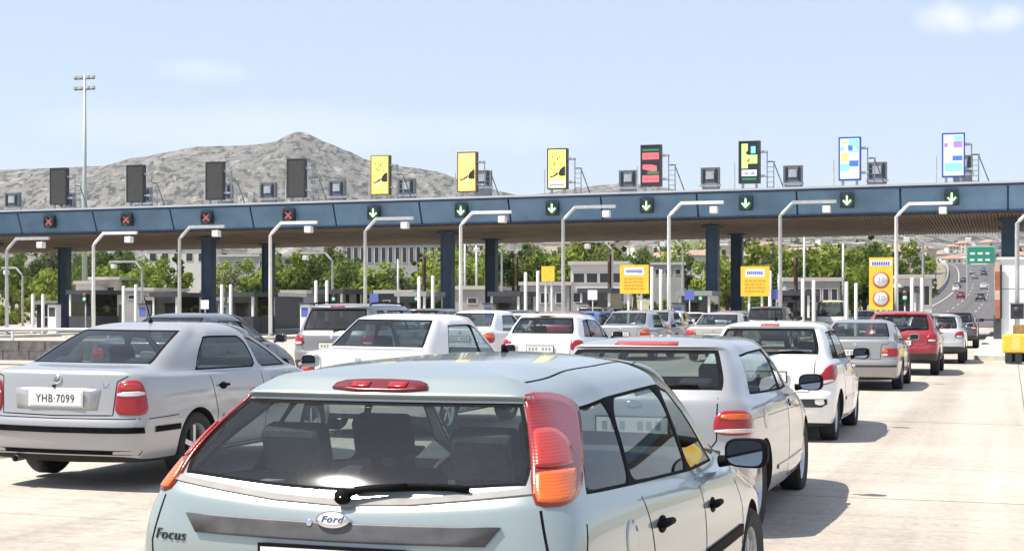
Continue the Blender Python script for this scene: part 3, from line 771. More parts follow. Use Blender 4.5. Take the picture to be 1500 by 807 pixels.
def suv_spec(pt, L=4.4, W=.90, H=1.68, rax=.85, wb=2.62, r=.35, base=1.12, wy=.10, wty=.40, **k):
    a = L-.02
    ys = [[.48, .98, 1.05, 1.98, 2.06, L-1.28], [.55, .99, 1.05, 1.95, 2.03, L-1.62], [.68, 1.02, 1.08, 1.90, 1.98, L-1.95]]
    S = dict(paint=pt, wheels=[(rax, r), (rax+wb, r)], track=1.54, g0=7, quarter='glass', qbar='paint', sub=2, arch_gap=.05,
        ys_low=[None, 1.18, 1.24, 2.05, 2.13, 3.1], seal=.02, seal_rear=.04, black_low=(1,),
        levels=[
        lv((.30, .30, .30, .30), .16, a-.14, (W*.80, W*.86, W*.78)),
        lv((.38, .33, .33, .36), .04, a-.06, (W*.93, W*.97, W*.9), (.07, .2, .12, .2)),
        lv((.55, .52, .52, .52), .0, L, (W*.96, W, W*.94), (.08, .22, .14, .22)),
        lv((.68, .70, .70, .68), .0, L, (W*.97, W*1.0, W*.95), (.08, .24, .15, .24)),
        lv((.74, .80, .80, .78), .04, a-.03, (W*.965, W*1.0, W*.94), (.07, .26, .15, .25)),
        lv((.96, .96, .94, .90), .04, a-.10, (W*.95, W*.985, W*.9), (.07, .28, .16, .28)),
        lv((base-.06, 1.07, 1.05, 1.04), .06, a-.55, (W*.92, W*.955, W*.88), (.07, .22, .17, .25)),
        lv((base, 1.10, 1.08, 1.13), wy, L-1.05, (W*.88, W*.92, W*.83), (.07, .18, .16, .1), ys=ys[0], a2=GL_A2),
        lv((base+.22, 1.35, 1.33, 1.38), wy+(wty-wy)*.42, L-1.45, (W*.83, W*.865, W*.78), (.07, .18, .14, .1), ys=ys[1], a2=GL_A2),
        lv((H-.10, H-.125, H-.12, H-.075), wty-.03, L-1.82, (W*.76, W*.80, W*.72), (.06, .16, .13, .1), ys=ys[2], a2=GL_A2),
        lv((H-.075, H-.06, H-.055, H-.045), wty-.08, L-1.88, (W*.73, W*.75, W*.68), (.06, .15, .10, .1), ys=[.6, .99, 1.05, 1.86, 1.94, L-2.05], a2=GL_A2),
        lv((H-.02, H-.02, H-.015, H-.015), wty+.02, L-2.05, (W*.6, W*.62, W*.55), (.04, .12, .10, .1), ys=[.6, .95, 1.03, 1.80, 1.88, L-2.18], a2=.85),
        lv((H-.006, H, H, H-.006), wty+.25, L-2.2, (.22, .22, .2), (.02, .08, .05, .05), ys=[.72, .96, 1.0, 1.72, 1.78, L-2.3]),
        ],
        creases=[(3, 0, 6, .4), (4, 0, 4, .3), (6, 0, 3, .35), (7, 3, 11, .35), (9, 0, 3, .45), (10, 0, 3, .5)], col_creases=[(2, 7, 9, .4)],
        cabin=(.5, L-1.75), cab_w=.72, cab_z=1.08, shelf=(.24, .78, 1.05), front_seat=1.15, rear_seat=.4, rear_rests=True)
    S.update(k); return S
def ell(cx, cz, rx, rz, n=20): return [(cx+rx*math.cos(2*math.pi*i/n), cz+rz*math.sin(2*math.pi*i/n)) for i in range(n)]
def both(c, name, pts3, ang, m, off=.006, bulge=.0, inner=()):
    """a lamp on each rear corner; pts3 = (x, y, z) near the right corner, ang = the direction it is looked at from"""
    for sg in (1, -1):
        o = [(c.uof(ang, x, y)*sg, z) for x, y, z in pts3]
        L = c.patch(name, o, ang*sg, m, off, 5, .03, bulge=bulge, rnd=2)
        for nm, q, m2 in inner:
            c.patch(nm, [(c.uof(ang, x, y)*sg, z) for x, y, z in q], ang*sg, m2, off+.005+bulge*.6, 3, .03, parent=L, rnd=1)
def common_lines(c, belt_r, belt_f, y1, y2, y3, rear, hatch=True):
    ln = [('rear', rear)]
    for sd in ('right', 'left'):
        ln += [(sd, [(y2, .28), (y2, .6), (y2-.04, belt_r)]), (sd, [(y3, .30), (y3, .6), (y3-.05, belt_f)])]
        if y1: ln += [(sd, [(y1+.03, .42), (y1+.05, .6), (y1-.05, belt_r)])]
        ln += [(sd, [((y1 or y2)+.04, .275), (y3, .275)])]
    c.lines('shut_line', ln, .009)
GRP = 'cars queueing at the toll plaza'
def front_bits(c, W):
    for sg in (1, -1): c.patch('headlamp', [(sg*W*.48, .64), (sg*W*.82, .66), (sg*W*.86, .76), (sg*W*.48, .72)], 'front', M['clear_lens'], .006, 3, .06)
    c.patch('grille', [(-W*.4, .58), (W*.4, .58), (W*.42, .68), (-W*.42, .68)], 'front', M['black_trim'], .004, 3, .06)
def car_liftback():
    S = sedan_spec(PAINT['silver'], rim='spoke', rear_rests=True, bpillar='paint', belt=.955, deck=1.035, wy=.50, wty=1.25)
    c = Car('saloon_car', S, 'silver saloon at the left edge with a black bumper strip and roof aerial', 'car', GRP)
    lampo = [(.555, .09, .65), (.68, .14, .64), (.785, .26, .645), (.775, .26, .78), (.745, .22, .94), (.67, .14, .945), (.60, .09, .93), (.575, .09, .83)]
    inn = [('reverse_lens', [(.58, .09, .80), (.765, .24, .81), (.76, .24, .85), (.59, .09, .84)], M['clear_lens']),
           ('brake_lens', [(.60, .1, .855), (.745, .23, .862), (.735, .22, .92), (.62, .1, .915)], M['pink_lens'])]
    both(c, 'tail_lamp', lampo, 28, M['red_lens'], .008, .0, inn)
    c.patch('plate_recess', [(-.40, .685), (.40, .685), (.43, .86), (.28, .868), (-.28, .868), (-.43, .86)], 'rear', S['paint'], .004, 3, .05)
    c.plate(.775, 'YHB·7099', frame=False)
    e = c.patch('badge', ell(0, .945, .045, .04), 'rear', M['chrome'], .012, 3, .05)
    c.patch('badge_field', ell(0, .945, .030, .027), 'rear', M['grey_steel'], .016, 2, .05, parent=e)
    c.patch('badge_field', ell(.012, .955, .012, .010, 10), 'rear', M['chrome'], .018, 2, .05, parent=e)
    c.patch('boot_lock', ell(-.03, .885, .018, .010, 10), 'rear', M['black_trim'], .012, 2, .05)
    c.letter('model_lettering', 'LX', .05, .47, .90, M['chrome'])
    for md, pa in (('rear', [(-.80, .515), (-.5, .512), (0, .51), (.5, .512), (.80, .515)]),): c.strip('bumper_strip', pa, md, .05, M['black_trim'], .016)
    for sd in ('right', 'left'):
        c.strip('bumper_strip', [(.32, .515), (.72, .515)], sd, .05, M['black_trim'], .012)
        c.handle(1.52, .84, M['black_trim'], sd); c.handle(2.60, .83, M['black_trim'], sd)
        c.strip('door_moulding', [(1.5, .55), (2.34, .545)], sd, .045, S['paint'], .01); c.strip('door_moulding', [(2.42, .545), (3.2, .54)], sd, .045, S['paint'], .01)
    common_lines(c, .94, .93, 1.35, 2.38, 3.34, [(-.70, 1.0), (-.575, .96), (-.55, .64), (0, .63), (.55, .64), (.575, .93), (.70, 1.0)])
    c.lines('bumper_joint', [('rear', [(-.78, .612), (0, .606), (.78, .612)]), ('right', [(.22, .61), (.70, .62)]), ('left', [(.22, .61), (.70, .62)])], .008)
    c.patch('bumper_lower', [(-.76, .30), (.76, .30), (.78, .335), (-.78, .335)], 'rear', M['black_trim'], .006, 3, .08)
    an = MB(); p = c.proj('top', 0, 1.62, 0); an.tube([p, p+Vector((0, .0, .03))], [.022, .014], 8); an.tube([p+Vector((0, 0, .03)), p+Vector((0, -.12, .24))], .006, 6); an.build('aerial', M['black_trim'], c.root)
    c.mirrors(3.22, 1.02, .84, S['paint']); front_bits(c, .86)
    ex = MB(); ex.tube([(-.42, .05, .24), (-.42, .3, .25)], .03, 10, cap=False); ex.build('exhaust', M['grey_steel'], c.root)
    return c
def car_a3():
    S = hatch_spec(PAINT['silver'], side='3', top=.66, base=1.04, spokes=10, W=.86)
    c = Car('hatchback', S, 'silver three door hatchback with red clustered lamps, second in the right-hand queue', 'car', GRP)
    lampo = [(.575, .09, .745), (.75, .17, .735), (.825, .32, .745), (.825, .34, .83), (.78, .28, .905), (.70, .14, .915), (.62, .1, .905), (.58, .09, .85)]
    inn = [('reverse_lens', [(.585, .09, .755), (.835, .31, .757), (.836, .31, .785), (.585, .09, .783)], M['clear_lens']),
           ('brake_lens', [(.62, .1, .85), (.80, .27, .85), (.775, .25, .888), (.64, .1, .89)], M['orange_lens'])]
    both(c, 'tail_lamp', lampo, 32, M['red_lens'], .008, .004, inn)
    c.patch('high_brake_lamp', [(-.24, H_(S, -.058)), (.24, H_(S, -.058)), (.23, H_(S, -.035)), (-.23, H_(S, -.035))], 'rear', M['pink_lens'], .008, 3, .04)
    c.plate(.80, None); e = c.patch('badge', ell(0, .955, .06, .022), 'rear', M['chrome'], .01, 3, .05)
    for sd in ('right', 'left'): c.handle(2.14, .86, S['paint'], sd); c.strip('door_moulding', [(1.4, .40), (3.05, .39)], sd, .03, S['paint'], .01)
    common_lines(c, .94, .92, None, 2.0, 3.05, [(-.60, 1.0), (-.60, .70), (-.55, .64), (0, .63), (.55, .64), (.60, .70), (.60, 1.0)])
    c.lines('shoulder_crease', [('right', [(.5, .84), (2., .82), (3.3, .78)])], .004)
    c.mirrors(2.78, 1.0, .83, M['black_trim'], 1.05); front_bits(c, .86); c.patch('fuel_flap', ell(.85, .82, .08, .08), 'right', S['paint'], .002, 2, .06)
    wp = MB(); bl = [c.proj('rear', x, z, .015) for x, z in ((.0, 1.02), (.15, 1.06), (.33, 1.075), (.45, 1.07))]; wp.tube(bl, .01, 6); wp.build('rear_wiper', M['black_trim'], c.root)
    return c
def H_(S, d): return S['levels'][-1]['z'][1]+d
def car_207():
    S = hatch_spec(PAINT['white'], L=4.03, W=.87, H=1.472, rax=.66, wb=2.54, base=1.055, wy=.10, wty=.52, r=.30, belt=.95, top=.66, spokes=7, seal_rear=.045)
    c = Car('hatchback', S, 'white hatchback with swept red lamps and a dark insert in its rear bumper', 'car', GRP)
    lampo = [(.555, .09, .685), (.66, .13, .70), (.78, .22, .735), (.845, .36, .80), (.845, .42, .89), (.80, .36, .955), (.74, .22, .95), (.66, .13, .86), (.60, .1, .76)]
    inn = [('reverse_lens', [(.585, .1, .70), (.70, .15, .725), (.79, .24, .755), (.77, .22, .775), (.66, .13, .755), (.60, .1, .735)], M['clear_lens'])]
    both(c, 'tail_lamp', lampo, 30, M['red_lens'], .008, .006, inn)
    c.patch('high_brake_lamp', [(-.12, H_(S, -.063)), (.12, H_(S, -.063)), (.11, H_(S, -.04)), (-.11, H_(S, -.04))], 'rear', M['pink_lens'], .008, 3, .04)
    c.plate(.80, None)
    c.patch('bumper_insert', [(-.68, .44), (.68, .44), (.745, .48), (.74, .54), (-.74, .54), (-.745, .48)], 'rear', M['bumper_plastic'], .006, 4, .05)
    e = c.patch('badge', [(-.03, .93), (.03, .93), (.035, .985), (-.035, .985)], 'rear', M['chrome'], .01, 3, .05)
    for sd in ('right', 'left'): c.handle(1.32, .88, S['paint'], sd); c.handle(2.2, .86, S['paint'], sd); c.strip('door_moulding', [(1.2, .50), (1.98, .49)], sd, .04, S['paint'], .01); c.strip('door_moulding', [(2.04, .49), (2.95, .48)], sd, .04, S['paint'], .01)
    common_lines(c, .94, .92, 1.06, 2.02, 2.98, [(-.60, 1.0), (-.58, .70), (-.52, .62), (0, .61), (.52, .62), (.58, .70), (.60, 1.0)])
    an = MB(); p = c.proj('top', 0, 1.05, 0); an.tube([p, p+Vector((0, -.02, .03))], [.022, .014], 8); an.tube([p+Vector((0, -.02, .03)), p+Vector((0, -.10, .12))], .006, 6); an.build('aerial', M['black_trim'], c.root)
    c.mirrors(2.62, 1.02, .81, M['black_trim'], 1.1); front_bits(c, .84)
    wp = MB(); bl = [c.proj('rear', x, z, .015) for x, z in ((.0, 1.045), (.15, 1.085), (.33, 1.10), (.45, 1.095))]; wp.tube(bl, .01, 6); wp.build('rear_wiper', M['black_trim'], c.root)
    return c
def car_sedan(name, pt, label, lamp='bmw', **k):
    S = sedan_spec(pt, **k); dk = k.get('deck', 1.02)
    c = Car(name, S, label, 'car', GRP)
    if lamp == 'bmw':
        both(c, 'tail_lamp', [(.50, .09, dk-.33), (.70, .16, dk-.34), (.80, .30, dk-.33), (.80, .30, dk-.18), (.70, .15, dk-.175), (.50, .09, dk-.18)], 28, M['red_lens'], .008, 0,
             [('indicator_lens', [(.51, .09, dk-.27), (.62, .1, dk-.27), (.62, .1, dk-.2), (.51, .09, dk-.2)], M['orange_lens']), ('reverse_lens', [(.51, .09, dk-.32), (.62, .1, dk-.32), (.62, .1, dk-.285), (.51, .09, dk-.285)], M['clear_lens'])])
    elif lamp == 'orange':
        both(c, 'tail_lamp', [(.56, .09, dk-.36), (.72, .16, dk-.37), (.82, .33, dk-.35), (.81, .35, dk-.13), (.70, .16, dk-.12), (.60, .09, dk-.13)], 28, M['red_lens'], .008, 0,
             [('indicator_lens', [(.61, .1, dk-.245), (.81, .32, dk-.245), (.80, .32, dk-.15), (.62, .1, dk-.15)], M['orange_lens'])])
    elif lamp == 'bands':
        both(c, 'tail_lamp', [(.45, .09, dk-.27), (.70, .16, dk-.27), (.81, .32, dk-.25), (.80, .32, dk-.12), (.70, .16, dk-.10), (.55, .09, dk-.12)], 28, M['pink_lens'], .008, 0,
             [('brake_lens', [(.60, .1, dk-.25), (.78, .28, dk-.24), (.78, .28, dk-.18), (.60, .1, dk-.18)], M['red_lens'])])
    c.plate(dk-.26, None); c.patch('badge', ell(0, dk-.11, .035, .035, 14), 'rear', M['chrome'], .01, 2, .05)
    for sd in ('right', 'left'): c.handle(1.52, .83, pt, sd); c.handle(2.60, .82, pt, sd)
    c.strip('bumper_strip', [(-.78, .50), (0, .495), (.78, .50)], 'rear', .04, M['bumper_plastic'], .012)
    common_lines(c, .93, .92, 1.35, 2.38, 3.34, [(-.70, dk-.03), (-.60, dk-.1), (-.50, dk-.1), (-.48, .63), (0, .62), (.48, .63), (.50, dk-.1), (.60, dk-.1), (.70, dk-.03)])
    c.mirrors(3.22, 1.01, .83, pt); front_bits(c, .86)
    return c
def car_suv(name, pt, label, rails=False, spoiler=True, **k):
    S = suv_spec(pt, **k)
    c = Car(name, S, label, 'car', GRP); H = S['levels'][-1]['z'][1]; b = k.get('base', 1.12)
    both(c, 'tail_lamp', [(.58, .08, b-.24), (.75, .15, b-.26), (.86, .34, b-.24), (.86, .36, b-.12), (.82, .32, b-.05), (.70, .12, b-.06), (.62, .08, b-.12)], 32, M['red_lens'], .01, .004,
         [('reverse_lens', [(.64, .1, b-.235), (.78, .2, b-.235), (.78, .2, b-.19), (.64, .1, b-.19)], M['clear_lens'])])
    c.patch('high_brake_lamp', [(-.15, H-.07), (.15, H-.07), (.14, H-.05), (-.14, H-.05)], 'rear', M['red_lens'], .008, 3, .04)
    c.plate(b-.27, None); c.patch('badge', ell(0, b-.1, .045, .035, 14), 'rear', M['chrome'], .01, 2, .05)
    for sd in ('right', 'left'):
        c.handle(1.42, .99, pt, sd); c.handle(2.3, .98, pt, sd); c.strip('sill_cladding', [(1.25, .42), (3.08, .42)], sd, .13, M['bumper_plastic'], .006)
    common_lines(c, 1.05, 1.04, 1.18, 2.09, 3.1, [(-.62, b-.03), (-.64, .80), (-.58, .72), (0, .71), (.58, .72), (.64, .80), (.62, b-.03)])
    if rails:
        for sg in (1, -1):
            p = [c.proj('top', sg*.60, y, o) for y, o in ((.55, .0), (.62, .05), (1.2, .06), (2.2, .05), (2.28, 0))]
            t = MB(); t.tube(p, .016, 8); t.build('roof_rail', M['black_trim'], c.root)
    c.mirrors(2.85, 1.16, .86, pt, 1.1); front_bits(c, .88)
    wp = MB(); bl = [c.proj('rear', x, z, .015) for x, z in ((.0, b), (.15, b+.05), (.33, b+.06), (.45, b+.055))]; wp.tube(bl, .01, 6); wp.build('rear_wiper', M['black_trim'], c.root)
    return c
# ------------------------------------------------------------------ ground, slabs, road
from mathutils import noise as mnoise
def concrete(name, col, var=.12, streak=True):
    m = mat(name, col, .85, var=0)
    n = m.node_tree.nodes; l = m.node_tree.links; b = n['Principled BSDF']
    g = n.new('ShaderNodeNewGeometry')
    def noise(scale, det, mapping=None):
        q = n.new('ShaderNodeTexNoise'); q.inputs['Scale'].default_value = scale; q.inputs['Detail'].default_value = det
        if mapping:
            mp = n.new('ShaderNodeMapping'); mp.inputs['Scale'].default_value = mapping; l.new(g.outputs['Position'], mp.inputs[0]); l.new(mp.outputs[0], q.inputs['Vector'])
        else: l.new(g.outputs['Position'], q.inputs['Vector'])
        return q.outputs[0]
    big = noise(.5, 6); fine = noise(14, 8); tyre = noise(1.0, 4, (2.2, .06, 1)); cross = noise(1.0, 4, (.15, 5, 1))
    def ramp(src, lo, hi, a, c):
        r = n.new('ShaderNodeMapRange'); r.inputs['From Min'].default_value = lo; r.inputs['From Max'].default_value = hi; r.inputs['To Min'].default_value = a; r.inputs['To Max'].default_value = c
        l.new(src, r.inputs['Value']); return r.outputs[0]
    def mul(a, c):
        q = n.new('ShaderNodeMath'); q.operation = 'MULTIPLY'; l.new(a, q.inputs[0]); l.new(c, q.inputs[1]); return q.outputs[0]
    v = mul(mul(ramp(big, .3, .7, 1-var*.8, 1+var*.6), ramp(fine, .3, .7, .84, 1.13)), mul(ramp(tyre, .42, .72, 1.05, .84), ramp(cross, .42, .75, 1.04, .87)))
    oi = n.new('ShaderNodeObjectInfo'); v = mul(v, ramp(oi.outputs['Random'], 0, 1, .93, 1.05))
    # darker oil band along the middle of each lane
    sx_ = n.new('ShaderNodeSeparateXYZ'); l.new(g.outputs['Position'], sx_.inputs[0])
    def mt(op, a, c=None):
        q = n.new('ShaderNodeMath'); q.operation = op
        for i, u in enumerate((a, c)):
            if isinstance(u, float): q.inputs[i].default_value = u
            elif u is not None: l.new(u, q.inputs[i])
        return q.outputs[0]
    fx = mt('ABSOLUTE', mt('SUBTRACT', mt('FRACT', mt('DIVIDE', mt('ADD', sx_.outputs[0], 100.78+mnoise.noise(Vector((1, 2, 3)))*.1), 5.1)), .5))
    fx = mt('ADD', fx, mt('MULTIPLY', mt('SUBTRACT', big, .5), .25))
    v = mul(v, ramp(fx, .03, .13, .86, 1.0))
    # dark oil drips
    vo = n.new('ShaderNodeTexVoronoi'); vo.inputs['Scale'].default_value = 2.3; l.new(g.outputs['Position'], vo.inputs['Vector'])
    v = mul(v, ramp(vo.outputs['Distance'], .015, .07, .55, 1.0))
    mx = n.new('ShaderNodeMixRGB'); mx.blend_type = 'MULTIPLY'; mx.inputs[0].default_value = 1; mx.inputs[1].default_value = (*col, 1); l.new(v, mx.inputs[2]); l.new(mx.outputs[0], b.inputs['Base Color'])
    bp = n.new('ShaderNodeBump'); bp.inputs['Strength'].default_value = .35; bp.inputs['Distance'].default_value = .008; l.new(fine, bp.inputs['Height']); l.new(bp.outputs[0], b.inputs['Normal'])
    return m
M['slab'] = concrete('concrete_slab', (.43, .385, .33), .10)
M['slab_far'] = concrete('concrete_far', (.43, .385, .33))
mm('joint', (.17, .15, .13), .9, var=.3, scale=3)
M['asphalt'] = concrete('asphalt', (.105, .100, .100), .15)
mm('paint_line', (.42, .41, .38), .7, var=.2, scale=2)
mm('yellow', (.80, .53, .045), .5, var=.1, scale=4)
mm('dirt', (.30, .26, .20), .95, mottle=(.16, .17, .08), scale=.05)
# ground: one sheet out to the foot of the hills
def sheet(name, xs, ys, zf, m, parent=None, smooth=True):
    b = MB(); nx = len(xs)
    for y in ys:
        for x in xs: b.v.append((x, y, zf(x, y)))
    for j in range(len(ys)-1):
        for i in range(nx-1): b.f.append((j*nx+i, j*nx+i+1, (j+1)*nx+i+1, (j+1)*nx+i)); b.mi.append(0); b.sm.append(smooth)
    return b.build(name, m, parent, fix=False)
def frange(a, b, s):
    n = int(round((b-a)/s)); return [a+(b-a)*i/n for i in range(n+1)]
xs = [-2500, -1800, -1200, -800, -500, -350, -250, -180, -140, -110]+frange(-95, 35, 5)+[45, 60, 90, 130, 200, 300, 450, 700, 1000, 1500, 2200]
ysg = [-600, -300, -150, -80, -40]+frange(-20, 130, 5)+frange(140, 700, 20)+[760, 840, 950, 1100, 1300, 1600, 2000, 2500, 3200, 4200]
def ground_z(x, y):
    n = 0
    if y > 160 or x < -110 or x > 60:
        d = max(0, min(1, (y-160)/200)) if -20 < x < 25 else max(0, min(1, max((y-130)/150, (-110-x)/100, (x-60)/100)))
        if -24 < x < 24: d *= .0
        n = d*(mnoise.noise(Vector((x*.008, y*.008, 0)))*5+mnoise.noise(Vector((x*.03, y*.03, 3)))*1.6+2*d)
        if x < -24: n *= min(1, (-24-x)/40)
        if x > 24: n *= min(1, (x-24)/40)
    return gz(x, y)-.03+n
gr = sheet('ground', xs, ysg, ground_z, M['dirt']); tag(gr, kind='structure')
# plaza: base sheet (seen in the joints) with concrete slabs on it
pv = sheet('pavement', frange(-110, 30, 5), frange(-30, 135, 5), lambda x, y: gz(x, y)-.012, M['joint']); tag(pv, kind='structure')
sxs = [.22-5.1*k for k in range(-2, 15)]
for k, x1 in enumerate(sxs):
    x0 = x1-5.1
    off = 13.8-4.6*3 if k >= 0 and x1 > -3 else (10.45-4.6*3)
    off -= (k*1.37) % 4.6 if k > 3 else 0
    for j in range(0, 18):
        y0 = off+4.6*j; y1 = y0+4.6
        if y1 < 0 or lat(40, y1) > x1 or lat(1500, y1)+6 < x0: continue
        g = .009 if x1 > -1 else .011; b = MB(); cs = [(x0+g, y0+g), (x1-g, y0+g), (x1-g, y1-g), (x0+g, y1-g)]
        dz = ((k*7+j*3) % 5-2)*.0008
        top = [(x, y, gz(x, y)+dz) for x, y in cs]; bot = [(x, y, gz(x, y)-.011) for x, y in cs]
        b.poly(top)
        for i in range(4): b.poly([bot[i], bot[(i+1) % 4], top[(i+1) % 4], top[i]])
        b.build('concrete_slab', M['slab'], pv)
far = sheet('plaza_apron', frange(-100, 25, 5), frange(79.5, 135, 5), lambda x, y: gz(x, y)-.004, M['slab_far']); tag(far, kind='structure')
# road climbing away beyond the plaza, with kerb barrier and lines
def rx(y): return -.00010*max(0, y-330)**2
ry = frange(128, 840, 12)
def road_strip(name, a, c, dz, m, ys=ry):
    b = MB()
    for y in ys:
        for x in (a+rx(y), c+rx(y)): b.v.append((x, y, gz(0, y)+dz))
    for j in range(len(ys)-1): b.f.append((2*j, 2*j+1, 2*j+3, 2*j+2)); b.mi.append(0); b.sm.append(True)
    return b
rd = road_strip('road', -16, 17, .03, None).build('road', M['asphalt'], fix=False); tag(rd, kind='structure')
for a in (-12.2, 12.8): road_strip('line', a, a+.25, .036, None).build('edge_line', M['paint_line'], rd, fix=False)
for a in (-8.4, -4.6, -.8, 3.0, 6.8):
    for y in range(150, 420, 24):
        b = MB(); q = [(a+rx(y), y), (a+.18+rx(y), y), (a+.18+rx(y+8), y+8), (a+rx(y+8), y+8)]
        b.poly([(x, yy, gz(0, yy)+.037) for x, yy in q]); b.build('lane_dash', M['paint_line'], rd, fix=False)
bar = MB()
for y0, y1 in zip(ry, ry[1:]):
    bar.v += []
    p = lambda y, dx, z: (-15.2+rx(y)+dx, y, gz(0, y)+z)
    for dx0, z0, dx1, z1 in ((-.3, 0, -.1, .9), (-.1, .9, .1, .9), (.1, .9, .3, 0)): bar.poly([p(y0, dx0, z0), p(y0, dx1, z1), p(y1, dx1, z1), p(y1, dx0, z0)])
tag(bar.build('concrete_barrier', mm('pale_concrete', (.34, .32, .29), .85, var=.15, scale=.5)), 'long pale concrete barrier along the left edge of the climbing road', 'barrier')
shoulder = road_strip('x', -22, -16.2, .025, None).build('verge', mm('verge', (.20, .18, .13), .95, var=.25, scale=.4)); tag(shoulder, kind='structure')

# ------------------------------------------------------------------ toll canopy
mm('fascia_blue', (.135, .24, .36), .45, .1, var=.15, scale=.8)
mm('fascia_navy', (.03, .06, .13), .5, var=.15, scale=1)
mm('column_blue', (.035, .07, .115), .5, .1, var=.2, scale=1.5)
mm('soffit', (.30, .235, .17), .7, .2, var=.2, scale=.7)
mm('roof_grey', (.46, .48, .50), .6, var=.1, scale=.5)
LANE = 5.1; L10 = -2.65
def isl(k): return L10-LANE*(10-k)          # middle of lane k (whole) or island (half)
def cz(x): return .0066*(x-L10)
can = empty('toll_canopy', (-27, 88.6, 0)); tag(can, 'long blue toll plaza canopy on square steel columns', 'toll canopy')
OX, OY = -27, 88.6
def cp(b, name, m, parent=None, **k):
    o = b.build(name, m, parent or can, **k)
    if parent is None: o.location = (-OX, -OY, 0)
    return o
X0, X1 = isl(-4.5), isl(14.5)
b = MB(); 
def q4(b, p): b.poly(p)
prof = [(80.12, 7.60), (97.3, 7.35), (97.3, 6.06), (96.9, 6.04), (80.62, 6.33)]
for x in (X0, X1): pass
b.v += [(X0, y, z+cz(X0)) for y, z in prof]+[(X1, y, z+cz(X1)) for y, z in prof]
n = len(prof)
b.f += [tuple(range(n)), tuple(range(2*n-1, n-1, -1))]+[(i, (i+1) % n, n+(i+1) % n, n+i) for i in range(n)]; b.mi += [0]*(n+2); b.sm += [False]*(n+2)
cp(b, 'roof_deck', M['fascia_navy'])
k = -4.5
while k < 14.4:
    xa, xb = isl(k)+.05, isl(k+1)-.05; b = MB()
    f = [(80.0, 7.52), (80.5, 6.36)]; bk = [(80.1, 7.52), (80.6, 6.36)]
    pts = [(x, y, z+cz(x)) for (y, z) in f+bk[::-1] for x in (xa, xb)]
    a = [(xa, f[0][0], f[0][1]+cz(xa)), (xb, f[0][0], f[0][1]+cz(xb)), (xb, f[1][0], f[1][1]+cz(xb)), (xa, f[1][0], f[1][1]+cz(xa))]
    c_ = [(p[0], p[1]+.1, p[2]) for p in a]
    b.poly(a); b.poly(c_[::-1])
    for i in range(4): b.poly([a[i], c_[i], c_[(i+1) % 4], a[(i+1) % 4]])
    cp(b, 'fascia_panel', M['fascia_blue'])
    k += 1
for nm, y0, y1, z0, z1, m in (('fascia_top_trim', 79.93, 80.12, 7.53, 7.63, 'fascia_navy'), ('roof_edge_flashing', 79.9, 80.6, 7.635, 7.74, 'roof_grey'), ('fascia_bottom_trim', 80.44, 80.66, 6.29, 6.355, 'fascia_navy')):
    b = MB(); p = [(y0, z0), (y1, z0), (y1, z1), (y0, z1)]
    b.v += [(X0, y, z+cz(X0)) for y, z in p]+[(X1, y, z+cz(X1)) for y, z in p]; b.f += [(0, 1, 2, 3), (7, 6, 5, 4)]+[(i, (i+1) % 4, 4+(i+1) % 4, 4+i) for i in range(4)]; b.mi += [0]*6; b.sm += [False]*6
    cp(b, nm, M[m])
b = MB(); x = X0; i = 0; st = .17
while x < X1:                          # folded ribs of the soffit
    for dx, dz in ((0, 0), (.06, 0), (.085, -.09), (.145, -.09)):
        xx = x+dx
        b.v += [(xx, 80.68, 6.31+dz+cz(xx)), (xx, 96.88, 6.02+dz+cz(xx))]
    x += st
for j in range(len(b.v)//2-1): b.f.append((2*j, 2*j+1, 2*j+3, 2*j+2)); b.mi.append(0); b.sm.append(False)
cp(b, 'ribbed_soffit', M['soffit'])
for kk in (-1.5, 1.5, 4.5, 7.5, 10.5, 13.5):
    x = isl(kk)
    for yy, m in ((84.6, 'column_blue'), (92.6, 'column_blue')):
        b = MB(); w_ = .28; h = 6.1+cz(x)
        b.box(x-w_, x+w_, yy-w_, yy+w_, .15, h)
        for s in (-1, 1): b.box(x+s*(w_+.0)-.05, x+s*w_+.05, yy-w_-.04, yy+w_+.04, .15, h-.02)
        b.box(x-.5, x+.5, yy-.5, yy+.5, h-.16, h-.01)
        cp(b, 'column', M[m])

